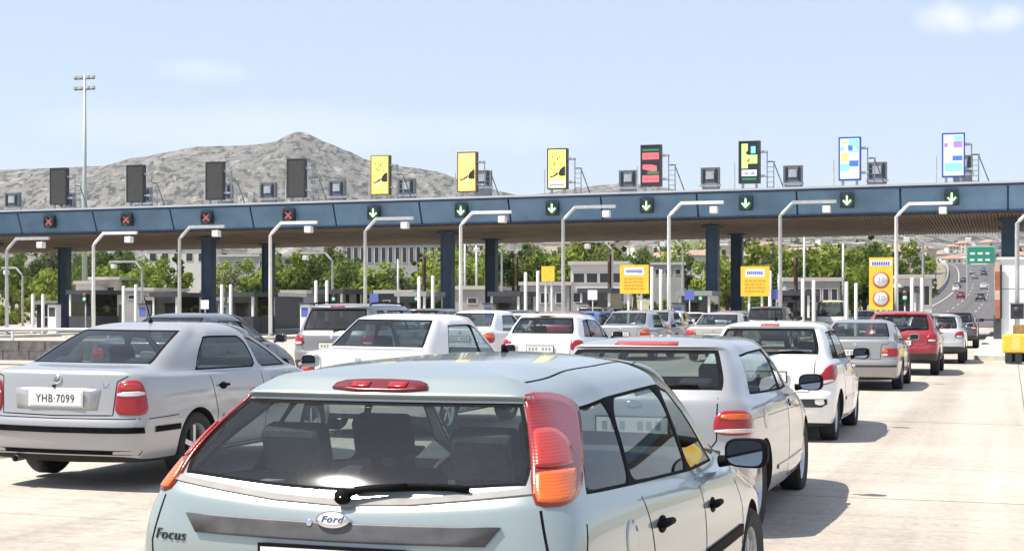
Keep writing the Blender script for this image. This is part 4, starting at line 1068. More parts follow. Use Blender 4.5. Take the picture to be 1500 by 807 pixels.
# lane signals hung on the fascia
mm('signal_black', (.02, .03, .035), .45)
mm('signal_green_back', (.02, .10, .05), .5)
def lit(name, c, e): M[name] = mat(name, c, .4, emit=e); return M[name]
lit('lit_white_green', (.62, .95, .55), .75); lit('lit_red', (.42, .10, .10), .07); lit('lit_yellow', (.95, .80, .14), .75); lit('lit_pale', (.50, .62, .92), .55)
lit('lit_red_row', (.90, .10, .12), .8); lit('lit_lime', (.42, .88, .18), .65); lit('lit_blue', (.05, .12, .80), .6); lit('lit_cyan', (.18, .62, .95), .6); lit('lit_violet', (.30, .16, .80), .6)
lit('lit_amber', (.95, .45, .20), .7); lit('lit_green_dark', (.03, .18, .08), .4)
SIGN_PX = [77, 190, 307, 427, 551, 679, 812, 950, 1095, 1243, 1396]
def signal(kind, x, label):
    r = empty('lane_signal', (x, 80.22, 6.98+cz(x))); r.scale = (.82, .82, .82); tag(r, label, 'lane signal', 'red cross lane signals' if kind == 'x' else 'green arrow lane signals')
    b = MB(); b.box(-.42, .42, -.42, -.06, -.44, .44); b.build('housing', M['signal_black'], r)
    b = MB(); b.box(-.06, .06, -.06, .1, -.1, .1); b.build('bracket', M['dark_steel'], r)
    b = MB(); b.lathe([(.40, -.421), (.40, -.50), (.37, -.50), (.37, -.421)], 28, 'y'); b.build('visor', M['signal_black'], r)
    if kind == 'x':
        b = MB()
        for a in (45, -45): b.box(-.33, .33, -.434-.001*(a > 0), -.424, -.062, .062, T=Matrix.Rotation(R(a), 4, 'Y'))
        b.build('red_cross', M['lit_red'], r)
    else:
        b = MB(); b.lathe([(.001, -.4225), (.36, -.4225)], 28, 'y'); b.build('face', M['signal_green_back'], r)
        b = MB(); b.prism([(-.055, .30), (.055, .30), (.055, -.10), (.20, .05), (.27, -.02), (0, -.30), (-.27, -.02), (-.20, .05), (-.055, -.10)], -.436, -.426); b.build('green_arrow', M['lit_white_green'], r)
    return r
SX = [lat(p, 80.2) for p in SIGN_PX]
beside = ['leftmost of the roof signs', 'second dark roof sign from the left', 'third dark roof sign from the left', 'last dark roof sign', 'first yellow roof sign', 'orange tinted roof sign', 'pale yellow roof sign', 'red and black roof sign', 'green map roof sign', 'blue framed screen with a yellow patch', 'blue framed screen farthest right']
for i, x in enumerate(SX):
    signal('x' if i < 4 else 'a', x-.05, ('red cross lane signal under the ' if i < 4 else 'green arrow lane signal under the ')+beside[i])

# message signs standing on the roof edge
def message_sign(i, x, face, label):
    z0 = 7.62+.36*(i/10.); h = 2.18; w_ = .55; D = .34; yb = 80.75
    r = empty('message_sign', (x, yb, 7.62+cz(x))); tag(r, label, 'message sign', 'message signs along the canopy roof'); zb = z0+.08-(7.62+cz(x))
    b = MB(); b.box(-w_, w_, 0, D, zb, zb+h); b.build('cabinet', M['dark_steel'], r)
    b = MB()
    for s in (-1, 1): b.box(s*(w_-.035)-.035, s*(w_-.035)+.035, -.04, -.002, zb, zb+h)
    for z in (zb+.035, zb+h-.035): b.box(-w_+.072, w_-.072, -.04, -.002, z-.035, z+.035)
    b.build('frame', M[face.get('frame', 'dark_steel')], r)
    b = MB(); b.box(-w_+.07, w_-.07, -.022, -.003, zb+.07, zb+h-.07); sc_ = b.build('screen', M[face['bg']], r)
    lw, lh = w_-.09, h-.18
    for (u0, v0, u1, v1, m) in face.get('rects', ()):        # u across, v up, 0..1
        q = MB(); q.box(-lw+2*lw*u0, -lw+2*lw*u1, -.030, -.023, zb+.09+lh*v0, zb+.09+lh*v1); q.build('symbol', M[m], sc_)
    for (pts, m) in face.get('polys', ()):
        q = MB(); q.prism([(-lw+2*lw*u, zb+.09+lh*v) for u, v in pts], -.036, -.031); q.build('symbol', M[m], sc_)
    for s in (-.35, .35):
        b = MB(); b.box(s-.06, s+.06, .08, .22, -.1, zb+.02); b.build('post', M['galv_steel'], r)
    b = MB()                                             # service ladder and bracing on the right of the cabinet
    xr = w_+.30
    for dx in (0, .34): b.tube([(xr+dx, .5, -.1), (xr+dx, .5, zb+h*.78-(.5 if dx else 0))], .028, 6)
    for q in range(6): b.tube([(xr, .5, .25+q*.26), (xr+.34, .5, .25+q*.26)], .016, 5)
    for zq in (zb+h*.75, zb+h*.18): b.box(w_-.05, xr+.05, .10, .5, zq-.05, zq+.05)
    b.build('service_ladder', M['galv_steel'], r)
    b = MB(); b.tube([(xr+.34, .5, zb+h*.5), (xr+.95, .5, -.1)], .03, 6); b.tube([(xr+.05, .5, zb+h*.52), (xr+.40, .5, zb+h*.52)], .035, 6); b.build('brace', M['grey_steel'], r)
    b = MB(); b.box(-w_-.3, -w_-.25, .4, .45, -.1, zb+h*.5); b.build('rail_post', M['galv_steel'], r)
    return r
off = dict(bg='panel_grey')
lit('card_white', (.85, .85, .82), .5)
mm('panel_grey', (.050, .048, .047), .55, var=.15, scale=6)
mm('yellow_frame', (.30, .24, .04), .5); mm('rust_frame', (.22, .09, .05), .5); mm('blue_frame', (.04, .06, .38), .5)
hand = [([(.58, .36), (.66, .47), (.80, .53), (.99, .58), (.99, .31), (.80, .30), (.66, .31)], 'signal_black'), ([(.30, .335), (.45, .385), (.575, .42), (.575, .375), (.45, .345), (.32, .31)], 'rust_frame'), ([(.04, .275), (.12, .315), (.30, .325), (.55, .365), (.57, .34), (.34, .285), (.14, .265)], 'rust_frame'), ([(.24, .225), (.46, .225), (.56, .325), (.36, .28)], 'card_white')]
dots = [(.15, .80, .28, .84, 'yellow_frame'), (.60, .80, .72, .83, 'yellow_frame'), (.68, .60, .80, .64, 'yellow_frame'), (.12, .48, .24, .51, 'yellow_frame'), (.48, .74, .58, .79, 'signal_black'), (.30, .62, .38, .66, 'signal_black'), (.06, .06, .94, .085, 'yellow_frame'), (.22, .66, .32, .69, 'yellow_frame'), (.36, .71, .46, .74, 'yellow_frame'), (.42, .63, .52, .66, 'yellow_frame'), (.56, .68, .66, .71, 'yellow_frame'), (.30, .57, .40, .60, 'yellow_frame'), (.5, .58, .58, .61, 'yellow_frame')]
FACES = [off, off, off, off,
    dict(bg='lit_yellow', frame='yellow_frame', polys=hand, rects=dots),
    dict(bg='lit_yellow', frame='rust_frame', polys=hand, rects=[(q[0], q[1], q[2], q[3], 'lit_amber') for q in dots]+[(.0, .86, 1, 1, 'lit_amber'), (.3, .16, .5, .2, 'lit_amber')]),
    dict(bg='lit_yellow', frame='dark_steel', polys=hand, rects=dots+[(.02, .02, .98, .18, 'lit_pale')]),
    dict(bg='signal_black', rects=[(.02, .66, .97, .83, 'lit_red_row'), (.03, .35, .85, .52, 'lit_red_row'), (.02, .06, .97, .24, 'lit_red_row'), (.02, .88, .97, .93, 'lit_green_dark'), (.3, .27, .97, .34, 'lit_green_dark')],
         polys=[([(.0, .345), (.55, .36), (.0, .41)], 'signal_black'), ([(.5, .525), (.99, .525), (.99, .47)], 'signal_black')]+[([(u, z), (u+.05, z), (u+.05, z+.05), (u, z+.05)], 'signal_black') for u in (.15, .3, .5, .66, .8) for z in (.72, .12)]),
    dict(bg='signal_black', rects=[(.08, .34, .42, .97, 'lit_lime'), (.42, .46, .95, .68, 'lit_lime'), (.60, .72, .85, .90, 'lit_cyan'), (.08, .14, .92, .30, 'lit_pale'), (.12, .04, .9, .09, 'lit_green_dark')],
         polys=[([(.30, .74), (.42, .80), (.50, .74), (.40, .68)], 'signal_black'), ([(.36, .52), (.5, .60), (.56, .55), (.42, .48)], 'yellow_frame'), ([(.2, .18), (.35, .26), (.5, .18)], 'lit_violet'), ([(.55, .18), (.7, .27), (.85, .18)], 'lit_violet')]),
    dict(bg='lit_pale', frame='blue_frame', rects=[(.45, .66, .98, .98, 'lit_cyan'), (.0, .70, .2, .80, 'lit_cyan'), (.03, .42, .42, .66, 'lit_yellow'), (.48, .30, .98, .45, 'lit_blue'), (.0, .20, .50, .36, 'lit_cyan'), (.06, .85, .40, .96, 'lit_yellow')], polys=[([(.68, .70), (.78, .82), (.88, .70)], 'lit_amber'), ([(.42, .70), (.66, .70), (.66, .82), (.42, .84)], 'lit_blue')]),
    dict(bg='lit_pale', frame='blue_frame', rects=[(.50, .68, .97, .84, 'lit_violet'), (.55, .85, .97, .97, 'lit_cyan'), (.02, .70, .22, .80, 'lit_violet'), (.45, .36, .97, .48, 'lit_blue'), (.05, .10, .95, .30, 'lit_cyan')])]
SL = ['blank dark message sign, first from the left on the canopy roof', 'blank dark message sign, second from the left on the roof', 'blank dark message sign, third from the left on the roof', 'blank dark message sign nearest the yellow ones', 'yellow message sign in a dark yellow frame with a hand symbol', 'yellow message sign with an orange top and rust frame', 'pale yellow message sign with a white bottom strip', 'message sign with three red rows on black', 'message sign with a lime green block on black', 'bright message screen with yellow and violet patches in a blue frame', 'pale bluish message screen in a blue frame, farthest right']
for i, x in enumerate(SX): message_sign(i, x, FACES[i], SL[i])

# backs of the signs for the other direction, at the far edge of the roof
BACK = [(20, 283), (100, 283), (212, 275), (330, 270), (394, 268), (495, 265), (597, 262), (708, 250), (921, 250), (1041, 246), (1162, 243), (1285, 238), (1410, 228)]
for i, (px, py) in enumerate(BACK):
    Y = 96.6; x = lat(px, Y); zt_ = hgt(px, py, Y); zr = 7.3+cz(x)
    r = empty('sign_back', (x, Y, zr)); h = zt_-zr
    tag(r, 'grey back of a message sign, ' + ['at the left frame edge', 'behind the leftmost dark sign', 'behind the second dark sign', 'behind the third dark sign', 'left of the last dark sign', 'right of the last dark sign', 'right of the first yellow sign', 'right of the orange tinted sign', 'half behind the red and black sign', 'left of the green map sign', 'right of the green map sign', 'right of the yellow patched screen', 'behind the rightmost screen'][i], 'message sign', 'backs of message signs')
    b = MB(); b.box(-.58, .58, -.25, .1, h-.98, h); b.build('cabinet', M['grey_steel'], r)
    b = MB(); b.box(-.25, .25, -.30, -.252, h-.72, h-.25); b.build('service_hatch', M['galv_steel'], r)
    for s in (-.38, .38): b = MB(); b.box(s-.07, s+.07, -.28, -.252, h-.9, h-.1); b.build('vent', M['signal_black'], r)
    b = MB(); b.box(-.66, .66, -.22, .05, h-1.16, h-1.02); b.build('cross_beam', M['galv_steel'], r)
    b = MB(); b.box(-.5, .5, -.2, .05, h-1.75, h-1.20); b.build('control_box', M['grey_steel'], r)
    for s in (-.5, .5):
        b = MB(); b.box(s-.05, s+.05, .1, .2, -.1, h-.2); b.build('post', M['galv_steel'], r)

# lamp posts in front of the canopy, one per island, arm to the right
def lamp_post(name, x, y, h, arm, label, group, m='galv_steel', rad=.09, zb=.15):
    r = empty(name, (x, y, gz(x, y))); tag(r, label, 'lamp post', group); s = 1 if arm > 0 else -1; A = abs(arm)
    b = MB(); b.tube([(0, 0, zb), (0, 0, h*.5), (0, 0, h-.62), (s*.10, 0, h-.50), (s*.52, 0, h-.08), (s*.62, 0, h)], [rad*1.15, rad, rad*.9, rad*.9, rad*.85, rad*.85], 10); b.build('pole', M[m], r)
    b = MB(); b.box(min(s*.56, s*A), max(s*.56, s*A), -.08, .08, h-.075, h+.075); b.build('arm', M[m], r)
    b = MB(); b.box(min(s*(A-.62), s*(A-.26)), max(s*(A-.62), s*(A-.26)), -.24, .12, h-.52, h-.20, T=Matrix.Translation((0, 0, 0))); 
    b.build('lamp_head', M['white_steel'], r, bevel=.03)
    b = MB(); b.tube([(s*(A-.44), 0, h-.075), (s*(A-.44), 0, h-.21)], .035, 8); b.build('hanger', M['grey_steel'], r)
    b = MB(); b.lathe([(rad*2.2, zb), (rad*2.2, zb+.04), (rad*1.2, zb+.10)], 12); b.build('base_flange', M['grey_steel'], r)
    return r
POLES = [(10, 350), (137, 342), (263, 333), (396, 327), (535, 321), (675, 312), (825, 304), (980, 298), (1143, 297), (1313, 299), (1490, 305)]
where = ['at the left frame edge', 'under the second red cross', 'left of the third red cross', 'just left of a dark column', 'left of the first green arrow', 'between a blue and a dark column', 'in front of the white building', 'right of the first yellow board', 'right of the second yellow board', 'beside the speed limit board', 'in front of the white cabin']
for i, (px, py) in enumerate(POLES):
    x = isl(.5+i); t = (px-750)/F_PX; ra = (t*CS-SN)/(t*SN+CS); Y = x/ra if i < 10 else 67.
    if i == 10: x = lat(px, Y)
    lamp_post('lamp_post', x, Y, hgt(px, py, Y), 2.6, 'tall pale lamp post with a hanging lamp, '+where[i], 'lamp posts before the canopy', 'white_steel' if i % 2 else 'galv_steel')
for i, (px, py, pe) in enumerate([(33, 392, 3), (208, 383, 160), (487, 370, 440), (735, 358, 690), (897, 353, 852), (1000, 350, 962), (1352, 343, 1318), (1468, 343, 1408)]):
    Y = 104; x = lat(px, Y)
    lamp_post('lamp_post', x, Y, hgt(px, py, Y), lat(pe, Y)-x, 'grey lamp post beyond the canopy, arm to the left, number %s from the left' % ['one', 'two', 'three', 'four', 'five', 'six', 'seven', 'eight'][i], 'lamp posts beyond the canopy', rad=.08)
for i, (px, py, Y) in enumerate([(681, 356, 120), (698, 352, 122), (1178, 345, 125), (1235, 356, 125), (583, 380, 120)]):
    x = lat(px, Y); r = empty('utility_pole', (x, Y, gz(x, Y))); h = hgt(px, py, Y)-gz(x, Y); tag(r, 'plain pale pole beyond the canopy, '+['left of the grey wall', 'right of the one by the grey wall', 'before the bright green trees', 'left of the speed limit board', 'before the long white building'][i], 'pole', 'plain poles beyond the canopy')
    b = MB(); b.tube([(0, 0, 0), (0, 0, h)], [.11, .08], 8); b.build('shaft', M['galv_steel'], r); b = MB(); b.lathe([(.09, h), (.06, h+.05), (.001, h+.06)], 8); b.build('cap', M['grey_steel'], r)
# tall mast with two crossbars of floodlights
x, Y = lat(124, 135), 135; r = empty('floodlight_mast', (x, Y, gz(x, Y))); tag(r, 'very tall greenish steel mast with two crossbars above the hill', 'mast')
H = hgt(124, 112, Y)
b = MB(); b.tube([(0, 0, 0), (0, 0, H*.5), (0, 0, H)], [.30, .22, .13], 12); b.build('shaft', mat('mast_steel', (.42, .47, .44), .5, .3, var=.1), r)
for z in (H-.3, H-1.35):
    b = MB(); b.box(-1.15, 1.15, -.06, .06, z-.05, z+.05); cb = b.build('crossbar', M['grey_steel'], r)
    for xx in (-1.0, -.4, .4, 1.0): b = MB(); b.box(xx-.17, xx+.17, -.25, .05, z+.06, z+.30); b.build('floodlight', M['galv_steel'], cb)

# ------------------------------------------------------------------ islands, cabins, posts, barriers
mm('island_kerb', (.50, .48, .43), .85, var=.15, scale=1)
mm('cabin_grey', (.30, .31, .32), .6, var=.12, scale=2); mm('cabin_white', (.74, .74, .75), .5, var=.06, scale=1.5)
mm('cabin_dark', (.05, .055, .065), .5, var=.2, scale=2)
M['cabin_glass'] = glass('cabin_glass', (.25, .28, .30))
for i in range(12):
    x = isl(i-.5); y0 = 70 if i < 11 else 50
    b = MB(); n = 8; w_ = 1.0
    out = [(x+w_*math.cos(math.pi+math.pi*q/n), y0+w_*(1+math.sin(math.pi+math.pi*q/n)))for q in range(n+1)]+[(x+w_, 100), (x-w_, 100)]
    b.prism(out, .0, .15, 'xy'); o = b.build('toll_island', M['island_kerb']); tag(o, kind='structure')
nthc = ['farthest left', 'second from the left', 'third from the left', 'fourth from the left', 'fifth from the left', 'sixth from the left', 'seventh from the left', 'eighth from the left', 'ninth from the left', 'nearest the speed limit board']
def cabin(x, y, w_, d, h, wm, label, name='toll_booth', low=.95):
    r = empty(name, (x, y, .15)); tag(r, label, 'toll booth', 'toll booths under the canopy')
    t = .06
    b = MB(); b.box(-w_, w_, -d, d, 0, low); b.build('lower_panel', M[wm], r)
    for sx, sy in ((-1, -1), (1, -1), (1, 1), (-1, 1)):
        b = MB(); b.box(sx*(w_-t)-t, sx*(w_-t)+t, sy*(d-t)-t, sy*(d-t)+t, low, h-.25); b.build('corner_post', M['white_steel'], r)
    for (a0, a1, c0, c1) in ((-w_+2*t, w_-2*t, -d+.02, -d+.035), (-w_+2*t, w_-2*t, d-.035, d-.02), (-w_+.02, -w_+.035, -d+2*t, d-2*t), (w_-.035, w_-.02, -d+2*t, d-2*t)):
        b = MB(); b.box(a0, a1, c0, c1, low+.002, h-.252); b.build('window', M['cabin_glass'], r)
    b = MB(); b.box(-w_-.12, w_+.12, -d-.15, d+.15, h-.25, h); b.build('roof', M[wm], r)
    b = MB(); b.box(w_+.002, w_+.03, -.4, .4, .02, low-.05); b.build('door', M['cabin_dark'], r)
    b = MB(); b.box(-w_+.2, w_-.2, -.2, d-.2, low-.2, low+.25); b.build('desk', M['cabin_dark'], r)
    return r
for i in range(10):
    x = isl(i+.5); cabin(x, 80.2+(i % 2)*.6, .80, 1.35, 2.3 if i % 3 else 2.45, ['cabin_dark', 'cabin_dark', 'cabin_dark', 'cabin_dark', 'cabin_grey', 'cabin_dark', 'cabin_dark', 'cabin_grey', 'cabin_dark', 'cabin_dark'][i], 'glazed toll booth on an island under the canopy, '+nthc[i])
# tall white cabin at the right frame edge
x = .62; r = empty('toll_cabin', (x, 77.6, .15)); tag(r, 'tall white panelled cabin at the right frame edge', 'toll booth')
b = MB(); b.box(-1.06, 1.4, -1.6, 2.2, 0, 3.62); b.build('wall', M['joint'], r)
for u0, u1 in ((-1.08, -.35), (-.33, .45), (.47, 1.42)):
    for z0, z1 in ((.02, 2.30), (2.33, 3.66)):
        b = MB(); b.box(u0, u1, -1.64, -1.602, z0, z1); b.build('wall_panel', M['cabin_white'], r)
b = MB(); b.box(-1.12, -1.062, -1.62, 2.2, 0, 3.66); b.build('side_panel', M['cabin_white'], r)
b = MB(); b.box(-1.2, 1.5, -1.72, 2.3, 3.665, 3.78); b.build('roof', M['cabin_white'], r)
# device on the post before it
p = (lat(1490, 66.8), 66.8); r = empty('post_camera', (p[0], p[1]-.12, 1.2)); tag(r, 'dark square camera box fixed on the lamp post before the white cabin', 'camera')
b = MB(); b.box(-.26, .26, -.25, .0, -.05, .55); b.build('case', M['dark_steel'], r, bevel=.02); b = MB(); b.lathe([(.001, -.29), (.14, -.285), (.16, -.252)], 16, 'y', (0, 0, .28)); b.build('lens', M['signal_black'], r)
b = MB(); b.box(-.3, .3, -.28, .06, .551, .60); b.build('hood', M['grey_steel'], r)
# crash cushion on the nose of the right island
r = empty('crash_cushion', (.38, 47.2, 0)); tag(r, 'yellow fronted crash cushion on the island nose at the right frame edge', 'crash cushion')
b = MB(); b.box(-.60, .60, 0, .35, .32, .86); b.build('nose', M['yellow'], r, bevel=.05)
b = MB()
for u in (-.22, .18): b.poly([(u-.13, -.004, .42), (u+.10, -.004, .42), (u+.13, -.004, .78), (u-.10, -.004, .78)])
b.build('reflector', mat('reflector_pale', (.80, .62, .18), .35), r)
for j in range(4): b = MB(); b.box(-.52, .52, .5+j*.72, .62+j*.72, .05, .80); b.build('diaphragm', M['dark_steel'], r)
for s in (-1, 1): b = MB(); b.prism([(.3, .72), (.3, .45), (3.0, .42), (3.0, .78)], s*.54-.03, s*.54+.03, 'yz'); b.build('side_rail', M['galv_steel'], r)
for j, u in enumerate((-.42, -.15, .15, .42)): b = MB(); b.box(u-.09, u+.09, .02, .22, .02, .315); b.build('leg', M['signal_black'], r)
b = MB(); b.box(-.3, .02, 1.0, 1.06, .8, 1.12); b.build('marker_board', mat('marker_brown', (.42, .25, .09), .6, var=.2, scale=6), r)
b = MB(); b.box(.05, .75, 1.0, 1.06, .8, 1.25); b.build('marker_board', M['galv_steel'], r)
# white height posts in pairs on the islands
HP = [(48, 432, 74.7), (63, 432, 74.7), (181, 420, 75.8), (199, 418, 75.8), (325, 418, 77), (338, 418, 77), (463, 412, 78.6), (479, 412, 78.6), (614, 406, 77.5), (634, 405, 77.5), (770, 400, 78), (788, 398, 78), (955, 392, 78), (968, 396, 78), (1128, 398, 77), (1142, 402, 79), (1176, 410, 78), (1192, 412, 78), (1240, 414, 78), (1254, 416, 79), (1336, 408, 78), (1350, 408, 78)]
for i, (px, py, Y) in enumerate(HP):
    x = lat(px, Y); r = empty('height_post', (x, Y, .15)); tag(r, 'slim white post, %s one of the pair %s' % ('left' if i % 2 == 0 else 'right', ['at the left frame edge', 'beside the second lamp post', 'right of the third lamp post', 'right of the fourth lamp post', 'left of a blue column', 'right of a dark column', 'right of the first yellow board', 'right of the second yellow board', 'behind the blue van', 'above the white taxi van', 'right of the speed limit board'][i//2]), 'post', 'slim white posts on the islands')
    h = hgt(px, py, Y)-.15
    b = MB(); b.lathe([(.09, 0), (.09, h), (.06, h+.04), (.001, h+.05)], 12); b.build('shaft', M['white_steel'], r)
    b = MB(); b.lathe([(.16, 0.0), (.16, .05), (.09, .06)], 12); b.build('foot', M['grey_steel'], r)
# raised barrier arms
mm('barrier_red', (.36, .12, .06), .55, var=.2, scale=3); mm('barrier_pale', (.55, .38, .28), .55, var=.2, scale=3)
for i, (px, py, Y) in enumerate([(622, 372, 86), (757, 372, 86), (893, 368, 86), (1165, 372, 86), (1461, 384, 76)]):
    x = lat(px, Y); r = empty('barrier', (x, Y, .15)); h = hgt(px, py, Y)-.15; tag(r, 'raised red brown barrier arm, '+['left of a blue column', 'right of a dark column', 'before the white building', 'behind the blue van', 'beside the white cabin'][i], 'barrier', 'raised lane barriers')
    b = MB(); b.box(-.17, .17, -.17, .17, 0, 1.05); b.build('motor_box', M['cabin_dark'], r, bevel=.02)
    wd = .06 if i < 4 else .11; dy = 0
    nseg = 6; z0 = .95
    for q in range(nseg):
        za, zb_ = z0+(h-z0)*q/nseg, z0+(h-z0)*(q+1)/nseg
        b = MB(); b.box(-wd, wd, -.225, -.172, za+.002, zb_-.002); b.build('arm_band', M['barrier_pale' if q % 3 == 2 else 'barrier_red'], r)
    b = MB(); b.box(wd, wd+.10, -.222, -.18, z0, h*.96); b.build('arm_edge', M['signal_black'], r)
# lowered barrier at the far end of lane ten
x0_, x1_ = lat(1428, 92), lat(1460, 92); r = empty('lane_barrier', (x1_, 92, .15)); tag(r, 'lowered thin barrier arm across the open lane at the right', 'barrier')
b = MB(); b.box(-.15, .15, -.15, .15, 0, 1.0); b.build('motor_box', M['cabin_dark'], r); b = MB(); b.box(x0_-x1_-.6, 0, -.22, -.16, .72, .80); b.build('arm', M['barrier_pale'], r)
# yellow boards
def board(px0, px1, py0, py1, Y, label, kind):
    x0, x1 = lat(px0, Y), lat(px1, Y); z1, z0 = hgt((px0+px1)/2, py0, Y), hgt((px0+px1)/2, py1, Y)
    cx = (x0+x1)/2; r = empty('notice_board' if kind != 'speed' else 'speed_limit_board', (cx, Y, .15)); tag(r, label, 'notice board', 'yellow boards before the booths')
    w_ = (x1-x0)/2; z0 -= .15; z1 -= .15
    b = MB(); b.box(-w_, w_, 0, .10, z0, z1); pn = b.build('panel', M['yellow'], r)
    for s in (-.45, .45): b = MB(); b.box(w_*s-.05, w_*s+.05, .101, .19, 0, z1-.1); b.build('post', M['white_steel'], r)
    if kind == 'note':
        H = z1-z0
        b = MB(); b.box(-w_*.68, w_*.68, -.006, -.001, z1-H*.36, z1-H*.09); b.build('title_strip', M['sign_white'], pn)
        b = MB()
        for j in range(8): b.box(-w_*.55+j*w_*.14, -w_*.55+j*w_*.14+w_*.10, -.010, -.0065, z1-H*.27-.02*(j > 5), z1-H*.17)
        tag(b.build('title_lettering', M['sign_blue'], pn), kind='stuff')
        b = MB(); rnd = random.Random(px0)
        for row in range(4):
            u = -w_*.72; z = z1-H*(.48+.115*row)
            while u < w_*.62:
                l_ = rnd.uniform(.06, .2)*w_*1.6
                b.box(u, min(u+l_, w_*.72), -.006, -.001, z-H*.03, z+H*.03); u += l_+w_*.07
        tag(b.build('text_rows', M['sign_ochre'], pn), kind='stuff')
    elif kind == 'speed':
        H = z1-z0
        b = MB(); b.box(-w_*.9, w_*.9, -.006, -.001, z1-H*.165, z1-H*.05); b.build('title_strip', M['sign_white'], pn)
        b = MB()
        for j in range(8): b.box(-w_*.75+j*w_*.19, -w_*.75+j*w_*.19+w_*.14, -.010, -.0065, z1-H*.15, z1-H*.085)
        tag(b.build('title_lettering', M['sign_blue'], pn), kind='stuff')
        for j, zc in enumerate((z1-H*.43, z1-H*.78)):
            b = MB(); b.lathe([(.001, -.004), (w_*.72, -.004), (w_*.72, -.001)], 28, 'y', (0, 0, zc)); d = b.build('sign_disc', M['sign_white'], pn)
            b = MB(); b.lathe([(w_*.56, -.009), (w_*.72, -.009), (w_*.72, -.0045), (w_*.56, -.0045)], 28, 'y', (0, 0, zc)); b.build('red_ring', M['sign_red'], d)
            text_obj('speed_figure', ['20', '30'][j] if j == 0 else '20', w_*.62, M['sign_grey'], d, (0, -.008, zc), depth=.002)
    return r
mm('sign_white', (.78, .78, .78), .5); mm('sign_blue', (.10, .13, .42), .5); mm('sign_ochre', (.60, .33, .03), .5); mm('sign_red', (.55, .13, .05), .5); mm('sign_grey', (.18, .26, .34), .5)
board(908, 950, 388, 430, 75, 'square yellow notice board with a white title strip, left of the blue column', 'note')
board(1085, 1127, 390, 434, 75, 'square yellow notice board with a white title strip, right of the dark column', 'note')
board(1273, 1308, 377, 454, 74, 'tall yellow board with two red ringed speed limit discs', 'speed')
board(793, 812, 390, 412, 77, 'small pale yellow notice board left of the white building', 'plain')
# low barrier and rail at the left frame edge
r = empty('guard_wall', (-26.5, 36.5, .2)); tag(r, 'low dark block wall with a white top rail at the left frame edge', 'barrier')
x = -12.
for j in range(16):
    for z in (0, .27):
        b = MB(); o_ = .5*(z > 0); b.box(-6+j*.82+o_, -6+j*.82+.79+o_, -.2, .2, z+.005, z+.26); b.build('block', M['block_dark'] if 'block_dark' in M else mm('block_dark', (.13, .125, .12), .9, var=.4, scale=5, bump=.5), r)
for j in range(5): b = MB(); b.box(-5.5+j*3, -5.44+j*3, .22, .28, 0, .82); b.build('rail_post', M['white_steel'], r)
b = MB(); b.tube([(-6, .25, .83), (7.2, .25, .83)], .045, 8); b.build('top_rail', M['white_steel'], r)

# payment machines, small signals and round signs on the islands
rp_ = random.Random(21)
lit('lit_small_green', (.25, .85, .45), .5)
for i in range(11):
    x = isl(i+.5)-.45; Y = 76.5+rp_.uniform(0, 2.2)
    if i == 10: continue
    r = empty('payment_machine', (x, Y, .15)); tag(r, 'upright grey payment machine with a blue panel, on island %s from the left' % ['one', 'two', 'three', 'four', 'five', 'six', 'seven', 'eight', 'nine', 'ten'][i], 'payment machine', 'payment machines on the toll islands')
    b = MB(); b.box(-.28, .28, -.25, .25, 0, 1.62); b.build('case', M['cabin_grey' if i % 3 else 'cabin_white'], r, bevel=.03)
    b = MB(); b.box(-.2, .2, -.262, -.252, .95, 1.45); b.build('panel', M['sign_blue' if i % 2 else 'cabin_dark'], r)
    b = MB(); b.box(-.34, .34, -.36, .3, 1.625, 1.70); b.build('hood', M['cabin_dark'], r)
    r = empty('signal_post', (x+.75, Y+2, .15)); tag(r, 'short traffic signal on a thin post, on island %s from the left' % ['one', 'two', 'three', 'four', 'five', 'six', 'seven', 'eight', 'nine', 'ten'][i], 'traffic signal', 'short traffic signals on the islands')
    b = MB(); b.tube([(0, 0, 0), (0, 0, 1.9)], .045, 8); b.build('post', M['galv_steel'], r)
    b = MB(); b.box(-.14, .14, -.16, .06, 1.75, 2.35); b.build('housing', M['signal_black'], r)
    for z, m in ((2.2, 'barrier_red'), (1.93, 'lit_small_green')): b = MB(); b.lathe([(.001, -.175), (.085, -.17), (.095, -.162)], 14, 'y', (0, 0, z)); b.build('lamp', M[m], r)
for i, (px, py, m) in enumerate([(1137, 431, 'sign_blue'), (300, 446, 'sign_white'), (548, 437, 'sign_blue'), (868, 432, 'sign_white'), (1010, 432, 'sign_blue')]):
    Y = 75.2; x = lat(px, Y); z = hgt(px, py, Y); r = empty('small_sign', (x, Y, .15)); tag(r, 'small %s square sign on a thin post, %s from the left' % ('blue' if m == 'sign_blue' else 'white', ['fourth of these', 'first of these', 'second of these', 'third', 'third of these'][i]), 'sign')
    b = MB(); b.box(-.24, .24, -.02, .0, z-.39, z+.09); b.build('plate', M[m], r); b = MB(); b.tube([(0, .04, 0), (0, .04, z)], .03, 8); b.build('post', M['galv_steel'], r)
